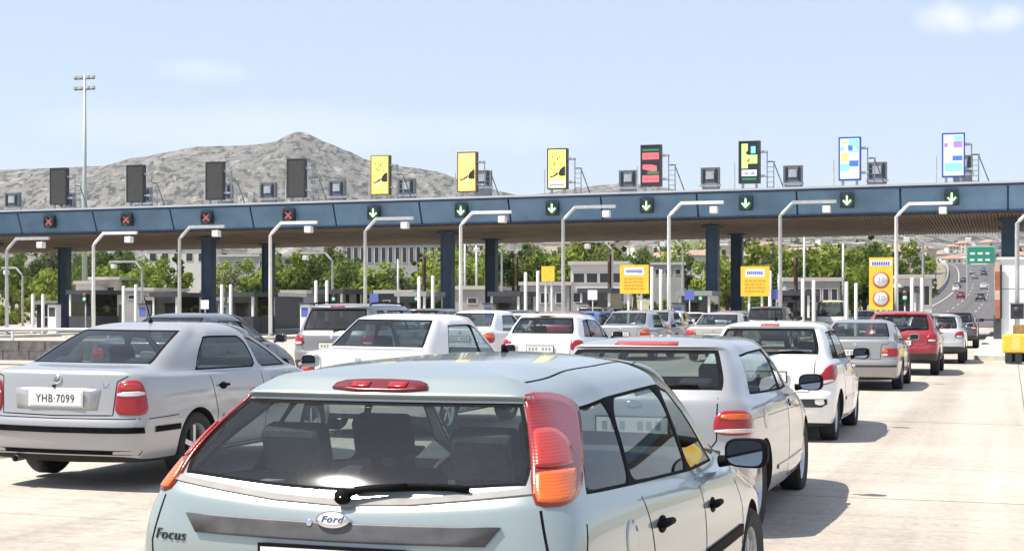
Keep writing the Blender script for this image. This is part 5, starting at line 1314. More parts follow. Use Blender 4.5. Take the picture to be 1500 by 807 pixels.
# ------------------------------------------------------------------ hills
def hill_mat():
    m = mat('hillside_scrub', (.3, .28, .26), .95)
    n = m.node_tree.nodes; l = m.node_tree.links; b = n['Principled BSDF']; g = n.new('ShaderNodeNewGeometry')
    mpn = n.new('ShaderNodeMapping'); mpn.vector_type = 'POINT'; mpn.inputs['Rotation'].default_value = (0, 0, -YAW); mpn.inputs['Scale'].default_value = (1, .3, 1); vr = n.new('ShaderNodeVectorRotate'); vr.rotation_type = 'Z_AXIS'; vr.inputs['Angle'].default_value = -YAW; l.new(g.outputs['Position'], vr.inputs['Vector']); mpn.inputs['Rotation'].default_value = (0, 0, 0); l.new(vr.outputs[0], mpn.inputs[0])      # gullies run down the slope
    def nz(s, d, rough=.6):
        q = n.new('ShaderNodeTexNoise'); q.inputs['Scale'].default_value = s; q.inputs['Detail'].default_value = d; q.inputs['Roughness'].default_value = rough; l.new(mpn.outputs[0], q.inputs['Vector']); return q.outputs[0]
    def rp(src, stops):
        r = n.new('ShaderNodeValToRGB'); e = r.color_ramp.elements
        while len(e) < len(stops): e.new(.5)
        for q, (p, c) in zip(e, stops): q.position = p; q.color = (*c, 1)
        l.new(src, r.inputs[0]); return r.outputs[0]
    base = rp(nz(.006, 5), [(.35, (.125, .12, .108)), (.5, (.18, .17, .155)), (.65, (.145, .142, .12))])
    rock = rp(nz(.05, 8, .75), [(.54, (0, 0, 0)), (.68, (1, 1, 1))])
    shrub = rp(nz(.085, 6, .75), [(.49, (0, 0, 0)), (.56, (1, 1, 1))])
    m1 = n.new('ShaderNodeMixRGB'); l.new(rock, m1.inputs[0]); l.new(base, m1.inputs[1]); m1.inputs[2].default_value = (.38, .365, .35, 1)
    m2 = n.new('ShaderNodeMixRGB'); l.new(shrub, m2.inputs[0]); l.new(m1.outputs[0], m2.inputs[1]); m2.inputs[2].default_value = (.032, .038, .026, 1)
    l.new(m2.outputs[0], b.inputs['Base Color'])
    bp = n.new('ShaderNodeBump'); bp.inputs['Strength'].default_value = .9; bp.inputs['Distance'].default_value = 6; l.new(nz(.03, 8, .75), bp.inputs['Height']); l.new(bp.outputs[0], b.inputs['Normal'])
    return m
M['hill'] = hill_mat()
def interp(t, xs):
    if t <= xs[0][0]: return xs[0][1]
    for (a, va), (c, vc) in zip(xs, xs[1:]):
        if t <= c:
            f = (t-a)/(c-a); f = f*f*(3-2*f)*.5+f*.5; return va+(vc-va)*f
    return xs[-1][1]
def hill(name, Zr, prof, v0, v1, du, dv, rough, power=1.3, seed=0.):
    """ridge seen at depth Zr; prof = (photo column, photo row) of its skyline; slopes fall to the plain at v0 and v1"""
    P = [((px-750)/F_PX*Zr, (449-py)/F_PX*Zr+CAM_H) for px, py in prof]
    us = frange(P[0][0], P[-1][0], du); vs = frange(v0, v1, dv); b = MB(); n = len(us)
    for v in vs:
        f = (v-v0)/(Zr-v0) if v < Zr else (v1-v)/(v1-Zr)
        f = max(0, f); s = (f**power)
        for u in us:
            h = interp(u, P)
            x, y = u*CS-v*SN, u*SN+v*CS
            nn = mnoise.fractal(Vector((u*.004+seed, v*.004, seed)), 1.0, 2.1, 7)*rough
            spur = abs(mnoise.noise(Vector((u*.0035+seed, v*.0012, 1.7))))*rough*2.2*f*(1-f)*2
            k = f*(1-f)*4
            z = h*s+nn*(k*.9+.10*f)-spur-6*(1-f)
            b.v.append((x, y, z))
    for j in range(len(vs)-1):
        for i in range(n-1): b.f.append((j*n+i, j*n+i+1, (j+1)*n+i+1, (j+1)*n+i)); b.mi.append(0); b.sm.append(True)
    o = b.build(name, M['hill'], fix=False); tag(o, kind='structure'); return o
hill('mountain', 2600, [(-500, 300), (-200, 262), (0, 247), (60, 245), (150, 243), (200, 230), (250, 220), (290, 213), (335, 211), (380, 207), (405, 203), (420, 195), (432, 190), (442, 189), (454, 194), (478, 206), (510, 218), (540, 232), (575, 241), (605, 245), (640, 251), (700, 272), (760, 286), (830, 305), (900, 340), (1000, 440)], 1350, 4200, 11, 20, 46)
hill('hill', 3300, [(560, 440), (700, 320), (780, 284), (840, 276), (880, 270), (915, 268), (950, 270), (985, 277), (1020, 287), (1080, 300), (1200, 312), (1400, 318), (1700, 330), (2000, 420)], 1300, 5000, 26, 45, 22, 1.2, 5.)
hill('hill', 1500, [(820, 449), (900, 392), (1000, 366), (1100, 352), (1200, 346), (1320, 342), (1450, 340), (1600, 345), (1900, 380), (2200, 440)], 520, 2200, 14, 20, 9, 1.25, 9.)

# ------------------------------------------------------------------ trees
def leaf_mat(name, c, c2):
    m = bpy.data.materials.new(name); m.use_nodes = True; n = m.node_tree.nodes; l = m.node_tree.links; n.remove(n['Principled BSDF'])
    oi = n.new('ShaderNodeNewGeometry'); r = n.new('ShaderNodeMixRGB'); r.inputs[1].default_value = (*c, 1); r.inputs[2].default_value = (*c2, 1); l.new(oi.outputs['Random Per Island'], r.inputs[0])
    ob = n.new('ShaderNodeObjectInfo'); hv = n.new('ShaderNodeHueSaturation'); mr = n.new('ShaderNodeMapRange'); mr.inputs['To Min'].default_value = .7; mr.inputs['To Max'].default_value = 1.25; l.new(ob.outputs['Random'], mr.inputs['Value']); l.new(mr.outputs[0], hv.inputs['Value']); l.new(r.outputs[0], hv.inputs['Color'])
    d = n.new('ShaderNodeBsdfDiffuse'); t = n.new('ShaderNodeBsdfTranslucent'); l.new(hv.outputs[0], d.inputs[0]); l.new(hv.outputs[0], t.inputs[0])
    mx = n.new('ShaderNodeMixShader'); mx.inputs[0].default_value = .35; l.new(d.outputs[0], mx.inputs[1]); l.new(t.outputs[0], mx.inputs[2]); l.new(mx.outputs[0], n['Material Output'].inputs[0])
    return m
M['leaf_bright'] = leaf_mat('leaf_bright', (.18, .25, .045), (.28, .33, .08)); M['leaf_mid'] = leaf_mat('leaf_mid', (.10, .155, .04), (.16, .20, .065)); M['leaf_dark'] = leaf_mat('leaf_dark', (.045, .08, .028), (.075, .105, .04)); M['leaf_olive'] = leaf_mat('leaf_olive', (.13, .14, .075), (.17, .18, .10))
mm('bark', (.12, .09, .065), .95, var=.3, scale=6)
def tree_mesh(seed, rx_, rz_, cz_, th, nclump, nleaf, leaf, lm):
    rnd = random.Random(seed); b = MB(); cl = []
    for i in range(nclump):
        while True:
            p = Vector((rnd.uniform(-1, 1), rnd.uniform(-1, 1), rnd.uniform(-1, 1)))
            if .25 < p.length < 1: break
        p = Vector((p.x*rx_, p.y*rx_, cz_+p.z*rz_)); cr = rnd.uniform(.22, .42)*min(rx_, rz_); cl.append((p, cr))
        for q in range(nleaf):
            d = Vector((rnd.gauss(0, 1), rnd.gauss(0, 1), rnd.gauss(0, 1))).normalized(); c = p+d*cr*rnd.uniform(.55, 1.1)
            nrm = (d+Vector((rnd.gauss(0, .6), rnd.gauss(0, .6), rnd.gauss(0, .6)))).normalized()
            u = nrm.orthogonal().normalized(); u = (Matrix.Rotation(rnd.uniform(0, 6.28), 3, nrm) @ u); v = nrm.cross(u); s = leaf*rnd.uniform(.6, 1.3)
            b.poly([c-u*s, c-v*s*.55, c+u*s, c+v*s*.55])
    crown = b.mesh('crown', M[lm], fix=False)
    t = MB(); r0 = .035*(cz_+rz_)
    t.tube([(0, 0, -.3), (.05, .02, th*.5), (0, .05, th), (.05, 0, cz_+rz_*.2)], [r0*1.3, r0, r0*.8, r0*.3], 8)
    for (p, cr) in cl[:7]: t.tube([(0, .03, th*rnd.uniform(.75, 1)), tuple((Vector((0, 0, th))+p)/2+Vector((0, 0, -.2))), tuple(p)], [r0*.5, r0*.3, r0*.1], 5)
    return crown, t.mesh('trunk', M['bark'])
TREES = {'bright': [tree_mesh(1, 2.3, 2.0, 3.2, 1.6, 26, 62, .20, 'leaf_bright'), tree_mesh(2, 2.8, 2.0, 3.0, 1.3, 28, 62, .22, 'leaf_bright')],
         'mid': [tree_mesh(3, 2.5, 2.2, 3.6, 1.8, 26, 62, .22, 'leaf_mid'), tree_mesh(4, 2.0, 2.6, 4.0, 1.9, 26, 60, .22, 'leaf_mid')],
         'dark': [tree_mesh(5, 1.6, 3.0, 4.0, 1.4, 26, 60, .2, 'leaf_dark'), tree_mesh(6, 2.4, 2.0, 3.4, 1.6, 26, 60, .24, 'leaf_dark')],
         'olive': [tree_mesh(7, 2.2, 1.7, 2.8, 1.3, 24, 56, .2, 'leaf_olive')],
         'cypress': [tree_mesh(14, .75, 3.2, 3.6, 1.0, 26, 50, .16, 'leaf_dark')],
         'shrub': [tree_mesh(8, 1.5, .9, .9, .4, 16, 50, .17, 'leaf_mid'), tree_mesh(9, 1.2, .8, .8, .3, 14, 50, .16, 'leaf_bright')]}
rnt = random.Random(11)
KIND = {'bright': 'bright green bushy tree', 'mid': 'mid green rounded tree', 'dark': 'dark green dense tree', 'olive': 'grey green olive tree', 'cypress': 'slender dark cypress', 'shrub': 'low green shrub'}
def tree(kind, x, y, s, label, group='trees beyond the toll plaza', sz=1.):
    c, t = rnt.choice(TREES[kind]); r = empty('tree' if kind != 'shrub' else 'shrub', (x, y, ground_z(x, y)-.05), rnt.uniform(0, 6.28)); r.scale = (s, s, s*sz); tag(r, label, 'tree' if kind != 'shrub' else 'shrub', group if kind != 'shrub' else 'shrubs beyond the toll plaza')
    link(bpy.data.objects.new('crown', c), r); link(bpy.data.objects.new('trunk', t), r); return r
# the rows that show under the canopy: (column, row of the top, distance, kind)
NEAR = [(18, 376, 150, 'mid'), (48, 392, 128, 'bright'), (78, 398, 126, 'bright'), (30, 366, 175, 'dark'), (100, 384, 150, 'mid'), (60, 362, 190, 'olive'), (165, 372, 170, 'dark'), (185, 386, 140, 'bright'), (212, 392, 128, 'bright'), (236, 380, 135, 'bright'), (150, 362, 190, 'mid'), (345, 385, 135, 'bright'), (368, 392, 128, 'bright'), (330, 395, 126, 'olive'), (258, 366, 160, 'cypress'), (405, 372, 150, 'cypress'), (612, 372, 150, 'cypress'), (768, 360, 160, 'cypress'), (905, 350, 180, 'cypress'), (1280, 346, 170, 'cypress'), (1048, 362, 180, 'cypress'), (385, 398, 124, 'dark'), (420, 372, 132, 'bright'), (448, 362, 140, 'mid'), (470, 370, 128, 'mid'), (495, 366, 132, 'mid'), (518, 376, 126, 'mid'), (540, 384, 126, 'bright'), (565, 400, 124, 'olive'), (590, 396, 126, 'bright'), (640, 384, 128, 'bright'), (665, 368, 140, 'bright'), (690, 366, 150, 'olive'), (712, 366, 135, 'bright'), (745, 375, 130, 'dark'), (775, 366, 150, 'mid'), (800, 358, 165, 'mid'), (825, 364, 150, 'bright'), (850, 352, 175, 'mid'), (868, 362, 150, 'bright'), (892, 358, 170, 'olive'), (930, 362, 190, 'mid'), (955, 358, 180, 'dark'), (985, 366, 170, 'mid'), (1015, 356, 200, 'bright'), (1065, 372, 150, 'bright'), (1090, 360, 160, 'dark'), (1110, 352, 155, 'olive'), (1128, 360, 140, 'bright'), (1152, 366, 140, 'mid'), (1170, 372, 135, 'dark'), (1195, 358, 140, 'bright'), (1215, 364, 132, 'bright'), (1232, 368, 135, 'bright'), (1252, 352, 160, 'mid'), (1266, 360, 140, 'dark'), (1290, 350, 170, 'mid'), (1312, 358, 180, 'bright'), (1330, 372, 200, 'olive')]
names = ['left of the blue column', 'right of the dark column']
for i, (px, py, Y, kd) in enumerate(NEAR):
    Y *= 1.0; x = lat(px, Y); need = hgt(px, py, Y)-ground_z(x, Y); base = {'bright': 5.0, 'mid': 6.2, 'dark': 6.2, 'olive': 4.5, 'cypress': 6.6}[kd]
    s = max(.55, min(2.4, need/base))
    part = 'far left' if px < 130 else 'left' if px < 330 else 'centre left' if px < 600 else 'centre' if px < 850 else 'centre right' if px < 1090 else 'right'
    tree(kd, x, Y, s, '%s near the canopy %s%s' % (KIND[kd], part, '' if Y < 145 else ', farther back'))
for i in range(34):
    px = rnt.uniform(-20, 1330); Y = rnt.uniform(112, 135); x = lat(px, Y)
    tree('shrub', x, Y, rnt.uniform(.7, 1.5), 'low green shrub behind the booths')
for i in range(120):
    px = rnt.uniform(-60, 1480); Y = rnt.uniform(190, 620)**1.0; x = lat(px, Y)
    if -26 < x-rx(Y) < 24: continue
    kd = rnt.choice(['mid', 'olive', 'dark', 'mid', 'bright', 'olive'])
    tree(kd, x, Y, rnt.uniform(.8, 1.5), '%s on the far rising ground' % KIND[kd], 'far trees on the rising ground')

# ------------------------------------------------------------------ buildings
mm('wall_white', (.62, .60, .56), .85, var=.06, scale=.6); mm('wall_cream', (.58, .50, .38), .85, var=.08, scale=.6); mm('wall_grey', (.34, .34, .33), .85, var=.1, scale=.5); mm('wall_pink', (.56, .45, .38), .85, var=.08, scale=.6)
mm('roof_tile', (.34, .22, .16), .85, var=.25, scale=2); mm('roof_flat', (.48, .46, .43), .9, var=.1, scale=1); mm('window_dark', (.03, .035, .045), .15); mm('shutter', (.16, .13, .10), .7)
def windows(r, x0, x1, z0, z1, n, rows, y, wf=.5, hf=.5):
    for j in range(rows):
        for i in range(n):
            cx = x0+(x1-x0)*(i+.5)/n; cz_ = z0+(z1-z0)*(j+.5)/rows; w_ = (x1-x0)/n*wf/2; h_ = (z1-z0)/rows*hf/2
            b = MB(); b.box(cx-w_-.08, cx+w_+.08, y-.05, y-.004, cz_-h_-.08, cz_+h_+.08); f = b.build('window', M['wall_white'], r)
            b = MB(); b.box(cx-w_, cx+w_, y-.062, y-.052, cz_-h_, cz_+h_); b.build('pane', M['window_dark'], f)
def building(px0, px1, py0, py1, Y, wall, label, n=5, rows=1, roof='flat', depth=9, name='building', hf=.5, wf=.5):
    x0, x1 = lat(px0, Y), lat(px1, Y); cx = (x0+x1)/2; zt_ = hgt((px0+px1)/2, py0, Y); g = ground_z(cx, Y); zb = min(g, hgt((px0+px1)/2, py1, Y)); rz = YAW*.6
    r = empty(name, (cx, Y, zb), rz); tag(r, label, 'building', 'buildings beyond the toll plaza'); w_ = (x1-x0)/2*.97; h = zt_-zb
    b = MB(); b.box(-w_, w_, 0, depth, -1.5, h); b.build('wall', M[wall], r)
    hw = h-max(.0, hgt((px0+px1)/2, py1, Y)-zb)
    windows(r, -w_*.94, w_*.94, h-hw, h-.25, n, rows, 0, wf, hf)
    if roof == 'flat': b = MB(); b.box(-w_-.2, w_+.2, -.2, depth+.2, h+.004, h+.28); b.build('roof', M['roof_flat'], r)
    else:
        b = MB(); rh = min(2.2, w_*.5)
        e = .4; q = [(-w_-e, -e, h+.003), (w_+e, -e, h+.003), (w_+e, depth+e, h+.003), (-w_-e, depth+e, h+.003), (-w_*.5, depth/2, h+rh), (w_*.5, depth/2, h+rh)]
        b.v += q; b.f += [(0, 1, 5, 4), (1, 2, 5), (2, 3, 4, 5), (3, 0, 4), (3, 2, 1, 0)]; b.mi += [0]*5; b.sm += [False]*5; b.build('roof', M['roof_tile'], r)
    return r
building(215, 305, 363, 388, 215, 'wall_white', 'white two storey block behind the trees under the third red cross', 5, 1)
building(306, 336, 366, 380, 222, 'wall_white', 'white wing behind the blue column at the left', 2, 1)
building(322, 395, 376, 396, 190, 'wall_grey', 'pale grey house left of the big green tree', 4, 1)
building(504, 652, 356, 388, 205, 'wall_grey', 'long grey white building with a row of tall windows', 14, 1, hf=.75, wf=.55)
building(134, 172, 410, 440, 125, 'wall_cream', 'small cream building behind the second lamp post', 2, 1)
building(112, 135, 416, 440, 122, 'wall_white', 'small white building beside the cream one', 1, 1)
building(184, 222, 426, 440, 120, 'wall_grey', 'low grey building behind the booths at the left', 2, 1)
building(836, 918, 388, 450, 118, 'wall_white', 'white building with a dark window band behind the booths', 4, 2, hf=.45, wf=.8)
building(762, 834, 418, 450, 117, 'cabin_grey', 'grey building with a reddish edge beside the white one', 3, 1)
building(660, 724, 424, 452, 114, 'wall_grey', 'plain grey service building between the columns', 1, 1, wf=.2, hf=.3)
building(552, 608, 430, 452, 114, 'cabin_dark', 'low grey service building left of the blue column', 2, 1, wf=.3, hf=.3)
building(415, 446, 430, 446, 114, 'cabin_grey', 'low pale service building right of the dark column', 1, 1, wf=.3, hf=.3)
building(1002, 1042, 374, 402, 190, 'wall_white', 'white house left of the blue column', 3, 1, 'tile')
building(1056, 1084, 384, 404, 170, 'wall_cream', 'cream house right of the blue column', 2, 1, 'tile')
building(955, 1002, 388, 405, 165, 'wall_grey', 'grey house behind the first yellow board', 3, 1)
building(1150, 1232, 412, 450, 116, 'wall_grey', 'grey glazed booth building behind the blue van', 6, 1, wf=.6, hf=.6)
building(1318, 1366, 408, 452, 112, 'wall_white', 'white framed service building right of the speed limit board', 3, 1, wf=.6, hf=.7)
building(56, 112, 446, 492, 100, 'cabin_dark', 'dark service block behind the leftmost posts', 2, 1, wf=.3, hf=.3)
building(340, 396, 434, 490, 101, 'cabin_dark', 'dark service block between two columns at the left', 2, 1, wf=.3, hf=.3)
building(215, 268, 440, 490, 101, 'cabin_dark', 'dark service block left of the third lamp post', 2, 1, wf=.3, hf=.3)
# houses up the slope on the right
HM = []
for wv, (w_, d, h, roof) in enumerate([(5, 4.5, 6, 'tile'), (6, 5, 3.6, 'tile'), (4.5, 4.5, 7, 'flat'), (8, 5, 6.2, 'flat')]):
    parts = []
    b = MB(); b.box(-w_, w_, -d, d, -3, h); parts.append(('wall', b.mesh('wall', M['wall_white'])))
    b = MB()
    if roof == 'tile':
        e = .5; b.v += [(-w_-e, -d-e, h), (w_+e, -d-e, h), (w_+e, d+e, h), (-w_-e, d+e, h), (-w_*.45, 0, h+2), (w_*.45, 0, h+2)]; b.f += [(0, 1, 5, 4), (1, 2, 5), (2, 3, 4, 5), (3, 0, 4), (3, 2, 1, 0)]; b.mi += [0]*5; b.sm += [False]*5
    else: b.box(-w_-.2, w_+.2, -d-.2, d+.2, h+.01, h+.4)
    parts.append(('roof', b.mesh('roof', M['roof_tile' if roof == 'tile' else 'roof_flat'])))
    for fl in range(2 if h > 5 else 1):
        for i in (-.55, 0, .55):
            b = MB(); b.box(w_*i-.55, w_*i+.55, -d-.06, -d-.01, 1+fl*3, 2.4+fl*3); parts.append(('window', b.mesh('window', M['window_dark'])))
    HM.append(parts)
rh = random.Random(5); placed = []
slope_hill = [o for o in bpy.data.objects if o.name.startswith('hill')]
dgh = bpy.context.evaluated_depsgraph_get()
HB = []
for o in slope_hill: HB.append(BVHTree.FromPolygons([v.co[:] for v in o.data.vertices], [p.vertices[:] for p in o.data.polygons]))
def top_z(x, y):
    z = ground_z(x, y)
    for t in HB:
        q = t.ray_cast(Vector((x, y, 900)), Vector((0, 0, -1)))
        if q[0] is not None: z = max(z, q[0].z)
    return z
cnt = 0
while cnt < 150:
    px = rh.uniform(850, 1500) if cnt % 2 else rh.uniform(1270, 1500); Y = rh.uniform(330, 1350); x = lat(px, Y)
    if -28 < x-rx(min(Y, 800)) < 26 and Y < 900: continue
    if any((x-a)**2+(Y-c)**2 < 18**2 for a, c in placed): continue
    placed.append((x, Y)); cnt += 1
    parts = rh.choice(HM); r = empty('house', (x, Y, top_z(x, Y)), rh.uniform(-.6, .6)); s = rh.uniform(.85, 1.25); r.scale = (s, s, s)
    wm = rh.choice(['wall_white', 'wall_white', 'wall_cream', 'wall_pink'])
    k_ = HM.index(parts); tag(r, '%s %s house with a %s roof on the hillside' % (['tall', 'low', 'narrow tall', 'wide'][k_], {'wall_white': 'white', 'wall_cream': 'cream', 'wall_pink': 'pinkish'}[wm], 'tiled' if k_ < 2 else 'flat'), 'house', 'houses on the far hillside')
    for nm, me in parts:
        o = link(bpy.data.objects.new(nm, me), r)
        if nm == 'wall' and wm != 'wall_white': o.material_slots[0].link = 'OBJECT'; o.material_slots[0].material = M[wm]
for i in range(90):
    px = rh.uniform(850, 1500); Y = rh.uniform(620, 1400); x = lat(px, Y)
    if -24 < x-rx(min(Y, 800)) < 22 and Y < 900: continue
    kd = rh.choice(['mid', 'olive', 'dark']); o = tree(kd, x, Y, rh.uniform(1.0, 1.9), '%s between the far houses' % KIND[kd], 'far trees between the houses'); o.location.z = top_z(x, Y)-.2

# green direction sign over the climbing road
Y = 330; x0, x1 = lat(1417, Y), lat(1456, Y); z1, z0 = hgt(1436, 362, Y), hgt(1436, 386, Y); cx = (x0+x1)/2; g = gz(cx, Y)
r = empty('direction_sign', (cx, Y, g)); tag(r, 'large green direction sign over the road climbing the hill', 'road sign')
mm('sign_green', (.02, .26, .16), .5); w_ = (x1-x0)/2
b = MB(); b.box(-w_, w_, 0, .15, z0-g, z1-g); pn = b.build('panel', M['sign_green'], r)
b = MB(); rs = random.Random(3)
for row in range(2):
    for j in range(3): b.box(-w_*.8+j*w_*.58, -w_*.8+j*w_*.58+w_*rs.uniform(.3, .42), -.02, -.002, z0-g+.5+row*1.3, z0-g+.95+row*1.3)
b.build('lettering', M['sign_white'], pn)
for s in (-1.05, 1.05): b = MB(); b.box(w_*s-.12, w_*s+.12, .2, .45, 0, z1-g); b.build('post', M['galv_steel'], r)
b = MB(); b.box(-w_*1.05, w_*1.05, .2, .4, z1-g+.01, z1-g+.3); b.build('beam', M['galv_steel'], r)

# ---- labels that count along each row, as seen from the road
ONES = 'zeroth first second third fourth fifth sixth seventh eighth ninth tenth eleventh twelfth thirteenth fourteenth fifteenth sixteenth seventeenth eighteenth nineteenth'.split()
TENS = {20: ('twentieth', 'twenty'), 30: ('thirtieth', 'thirty'), 40: ('fortieth', 'forty'), 50: ('fiftieth', 'fifty'), 60: ('sixtieth', 'sixty'), 70: ('seventieth', 'seventy'), 80: ('eightieth', 'eighty'), 90: ('ninetieth', 'ninety')}
def nth(n):
    if n < 20: return ONES[n]
    if n >= 100: return 'hundred and '+nth(n-100) if n > 100 else 'hundredth'
    t = n//10*10; return TENS[t][0] if n == t else TENS[t][1]+' '+ONES[n-t]
by = {}
for o in bpy.data.objects:
    if o.get('category') in ('tree', 'shrub', 'house'): by.setdefault(o['label'], []).append(o)
for lb, os_ in by.items():
    if len(os_) > 1:
        os_.sort(key=lambda o: math.atan2(o.location.x, o.location.y))
        for i, o in enumerate(os_): o['label'] = lb+', '+nth(i+1)+' from the left'
# ------------------------------------------------------------------ the queue
PAINT.update(silver=paint('silver_paint', (.37, .375, .385), .35, .36), white=paint('white_paint', (.78, .78, .77), 0, .4), warm_white=paint('warm_white_paint', (.74, .73, .70), .1, .4), red=paint('red_paint', (.30, .008, .02), .1, .35),
             grey=paint('grey_paint', (.33, .325, .315), .5, .36), beige=paint('beige_paint', (.50, .46, .40), .4, .36), charcoal=paint('charcoal_paint', (.07, .07, .08), .4, .36), blue=paint('blue_paint', (.04, .13, .45), .2, .36), pale_silver=paint('pale_silver_paint', (.55, .57, .58), .4, .36))
def put(o, px, Z, rz=0.):
    x, y = fromz(px, Z); o.location = (x, y, gz(x, y)); tilt = -math.atan2(gz(x-.8, y)-gz(x+.8, y), 1.6)
    o.rotation_euler = (0, -tilt if False else math.atan2(gz(x-.8, y)-gz(x+.8, y), 1.6), R(rz)); return o
def clone(src, pt_from, pt_to, px, Z, label, sc=(1, 1, 1), name=None, rz=0.):
    c = copy_tree(src, None, {PAINT[pt_from]: PAINT[pt_to]} if pt_to != pt_from else None); put(c, px, Z, rz); c.scale = sc; c['label'] = label
    return c
focus = car_focus().root; put(focus, 478, 5.25, -1.5)
octavia = car_liftback().root; put(octavia, 77, 13.65)
a3 = car_a3().root; put(a3, 924, 11.2)
p207 = car_207().root; put(p207, 1119, 19.0)
bmw = car_sedan('saloon_car', PAINT['grey'], 'grey silver saloon with orange and red lamps, between the white hatchback and the red car', 'bmw', H=1.39, rim='spoke', spokes=6).root; put(bmw, 1252, 30.5)
merc = car_sedan('saloon_car', PAINT['warm_white'], 'white saloon with an orange lamp section, just behind the front hatchback', 'orange', H=1.49, W=.87, deck=1.05, wy=.55, wty=1.22, wb=2.6, L=4.6).root; put(merc, 520, 18.9)
beige = car_sedan('saloon_car', PAINT['beige'], 'beige silver saloon with pinkish lamps on both corners', 'bands', H=1.43).root; put(beige, 1043, 45)
redsuv = car_suv('suv', PAINT['red'], 'red high hatchback with a black roof edge in the right-hand queue', False, H=1.54, base=1.06, r=.33).root; put(redsuv, 1318, 37.3)
PAINT['mid_silver'] = paint('mid_silver_paint', (.23, .23, .23), .5, .36)
mpv = car_suv('people_carrier', PAINT['mid_silver'], 'tall silver people carrier with black roof rails', True, H=1.64, base=1.08, L=4.5, glass_mat={'rear_window': 'dark_glass'}).root; put(mpv, 484, 30.5)
# a round-lamped hatchback
S_ = hatch_spec(PAINT['white'], L=3.9, W=.84, H=1.45, rax=.6, wb=2.5, base=1.05, wy=.10, wty=.48, r=.29, belt=.94, rim='cap', rim_mat='steel_wheel')
cc = Car('hatchback', S_, 'white hatchback with round red lamps in the middle of the queue', 'car', GRP)
both(cc, 'tail_lamp', [(.66+.0*a, .12, .80) for a in ()] or [(.70+.115*math.cos(t), .17+.10*math.cos(t), .835+.12*math.sin(t)) for t in [2*math.pi*i/18 for i in range(18)]], 30, M['red_lens'], .008, .01)
cc.patch('high_brake_lamp', [(-.20, 1.375), (.20, 1.375), (.19, 1.40), (-.19, 1.40)], 'rear', M['black_trim'], .008, 3, .04); cc.plate(.78, None)
for sd in ('right', 'left'): cc.handle(1.3, .86, M['black_trim'], sd); cc.handle(2.15, .85, M['black_trim'], sd)
cc.strip('bumper_strip', [(-.76, .5), (0, .495), (.76, .5)], 'rear', .06, M['bumper_plastic'], .01)
common_lines(cc, .94, .92, 1.0, 1.98, 2.9, [(-.60, 1.0), (-.57, .70), (-.52, .62), (0, .61), (.52, .62), (.57, .70), (.60, 1.0)]); cc.mirrors(2.5, 1.01, .79, M['black_trim']); front_bits(cc, .82)
clio = cc.root; put(clio, 790, 29.5)
# vans
SV = suv_spec(PAINT['white'], L=4.6, W=.92, H=1.98, wy=.06, wty=.16, base=1.12, rax=.95, wb=2.75, r=.32)
cv = Car('van', SV, 'white van with a yellow roof strip at the back, below the booths', 'van', GRP)
both(cv, 'tail_lamp', [(.80, .09, .85), (.90, .2, .85), (.90, .22, 1.25), (.80, .09, 1.25)], 40, M['red_lens'], .008)
cv.patch('yellow_strip', [(-.48, 1.80), (.48, 1.80), (.48, 1.90), (-.48, 1.90)], 'rear', mm('taxi_yellow', (.80, .72, .12), .5), .012, 3, .06)
cv.lines('strip_lettering', [('rear', [(-.40, 1.83), (-.22, 1.83)]), ('rear', [(-.1, 1.83), (.1, 1.83)]), ('rear', [(.22, 1.83), (.40, 1.83)])], .035, M['badge_dark'], .015)
cv.plate(.78, None); cv.strip('bumper_strip', [(-.8, .55), (0, .545), (.8, .55)], 'rear', .18, M['bumper_plastic'], .012)
common_lines(cv, 1.06, 1.05, 1.2, 2.1, 3.1, [(-.70, 1.7), (-.72, .70), (0, .68), (.72, .70), (.70, 1.7)]); cv.mirrors(3.0, 1.2, .88, M['black_trim'], 1.1); front_bits(cv, .88)
van = cv.root; put(van, 1216, 80)
# the rest are copies with their own paint and place
clone(bmw, 'grey', 'charcoal', 247, 24.5, 'silver grey saloon with a dark roof, half hidden behind the left silver saloon', (1, 1, 1.02)) if False else clone(beige, 'beige', 'charcoal', 192, 24.0, 'dark saloon half hidden behind the left silver saloon', (1.02, 1, 1.03))
clone(merc, 'warm_white', 'white', 672, 38.5, 'white saloon whose right rear corner shows behind the orange lamped saloon')
clone(clio, 'white', 'red', 806, 45, 'red hatchback mostly hidden behind the round lamped white hatchback', (1, 1, 1.0))
clone(merc, 'warm_white', 'silver', 908, 46, 'bluish silver saloon left of the beige saloon', (1, 1, .99))
clone(p207, 'white', 'charcoal', 868, 60, 'dark hatchback of which only the roof shows behind the queue', (1, 1, .98))
clone(p207, 'white', 'white', 972, 66, 'small white hatchback behind the bluish silver saloon')
clone(mpv, 'mid_silver', 'charcoal', 1120, 60, 'dark grey people carrier under the second yellow board')
clone(van, 'white', 'blue', 1168, 96, 'blue van at the booths beside the dark people carrier', (1, 1, .93))
clone(redsuv, 'red', 'pale_silver', 1367, 45, 'silver high hatchback in front of the red one', (.98, 1, .94))
clone(redsuv, 'red', 'charcoal', 1398, 62, 'dark high hatchback first at the open barrier of the right lane', (1, 1, .95))
clone(a3, 'silver', 'white', 1266, 96, 'white hatchback at the booths behind the speed limit board')
clone(clio, 'white', 'charcoal', 1030, 84, 'dark hatchback of which only the roof shows behind the beige saloon')
clone(redsuv, 'red', 'white', 985, 88, 'white high hatchback at the booths left of the beige saloon')
clone(p207, 'white', 'grey', 1300, 74, 'grey hatchback half hidden by the red high hatchback')
clone(merc, 'warm_white', 'charcoal', 738, 57, 'dark saloon whose roof shows above the white and red hatchbacks')
clone(bmw, 'grey', 'white', 1005, 74, 'white saloon far back left of the beige saloon')
clone(clio, 'white', 'silver', 1082, 84, 'silver hatchback just left of the dark people carrier')
clone(mpv, 'mid_silver', 'grey', 862, 78, 'grey people carrier far back in the middle of the queue')
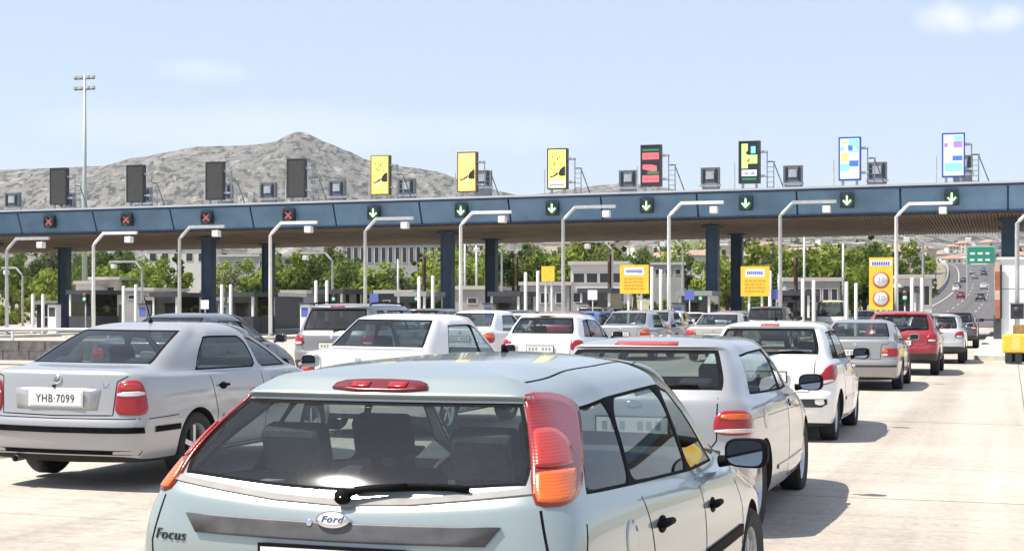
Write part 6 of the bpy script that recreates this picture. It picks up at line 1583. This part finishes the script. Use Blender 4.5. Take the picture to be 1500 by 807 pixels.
clone(redsuv, 'red', 'charcoal', 610, 52, 'dark high hatchback far back behind the orange lamped saloon')
clone(p207, 'white', 'red', 1196, 108, 'small red hatchback past the booths')
clone(bmw, 'grey', 'white', 735, 47, 'white saloon wedged between the red hatchback and the white saloon before it')
clone(clio, 'white', 'blue', 842, 53, 'blue hatchback half hidden right of the red hatchback')
clone(merc, 'warm_white', 'silver', 948, 56, 'silver saloon right behind the bluish silver saloon')
clone(p207, 'white', 'grey', 1064, 66, 'grey hatchback between the beige saloon and the dark people carrier')
# cars climbing the road beyond
def road_y(py):
    Y = 130
    while Y < 560:
        if 449-(gz(0, Y)-CAM_H)/dep(1420, Y)*F_PX <= py: return Y
        Y += 2
    return 560
for i, (px, py, src, a, b_, lb) in enumerate([(1436, 442, redsuv, 'red', 'charcoal', 'dark car lowest on the climbing road'), (1407, 438, clio, 'white', 'red', 'red car at the left of the climbing road'), (1400, 428, clio, 'white', 'white', 'white car above the red one on the climbing road'), (1402, 422, bmw, 'grey', 'charcoal', 'dark saloon in the left lanes of the climbing road'), (1441, 424, bmw, 'grey', 'white', 'white saloon alone in the right lanes of the climbing road'),
                                           (1411, 414, p207, 'white', 'charcoal', 'dark hatchback near the barrier on the climbing road'), (1428, 409, clio, 'white', 'grey', 'grey hatchback half way up the climbing road'), (1441, 404, mpv, 'mid_silver', 'charcoal', 'dark people carrier high on the climbing road'), (1424, 402, merc, 'warm_white', 'silver', 'silver saloon high on the climbing road'), (1440, 398, p207, 'white', 'blue', 'small blue car near the top of the climbing road')]):
    Y = road_y(py); x = lat(px, Y); c = copy_tree(src, None, {PAINT[a]: PAINT[b_]} if a != b_ else None); c.location = (x, Y, gz(0, Y)+.03); c.rotation_euler = (math.atan(.05), 0, 0); c['label'] = lb; c['group'] = 'cars climbing the road beyond the plaza'

# ------------------------------------------------------------------ thin summer haze over the whole place
b = MB(); b.box(-6500, 6500, -900, 7500, -12, 330)
me = b.mesh('haze', []) ; hz = link(bpy.data.objects.new('haze', me)); tag(hz, kind='stuff')
hm = bpy.data.materials.new('haze'); hm.use_nodes = True; n = hm.node_tree.nodes; n.remove(n['Principled BSDF'])
pvx = n.new('ShaderNodeVolumePrincipled'); pvx.inputs['Color'].default_value = (.90, .94, 1, 1); pvx.inputs['Density'].default_value = 6e-5; pvx.inputs['Anisotropy'].default_value = .2
hm.node_tree.links.new(pvx.outputs[0], n['Material Output'].inputs['Volume']); me.materials.append(hm)
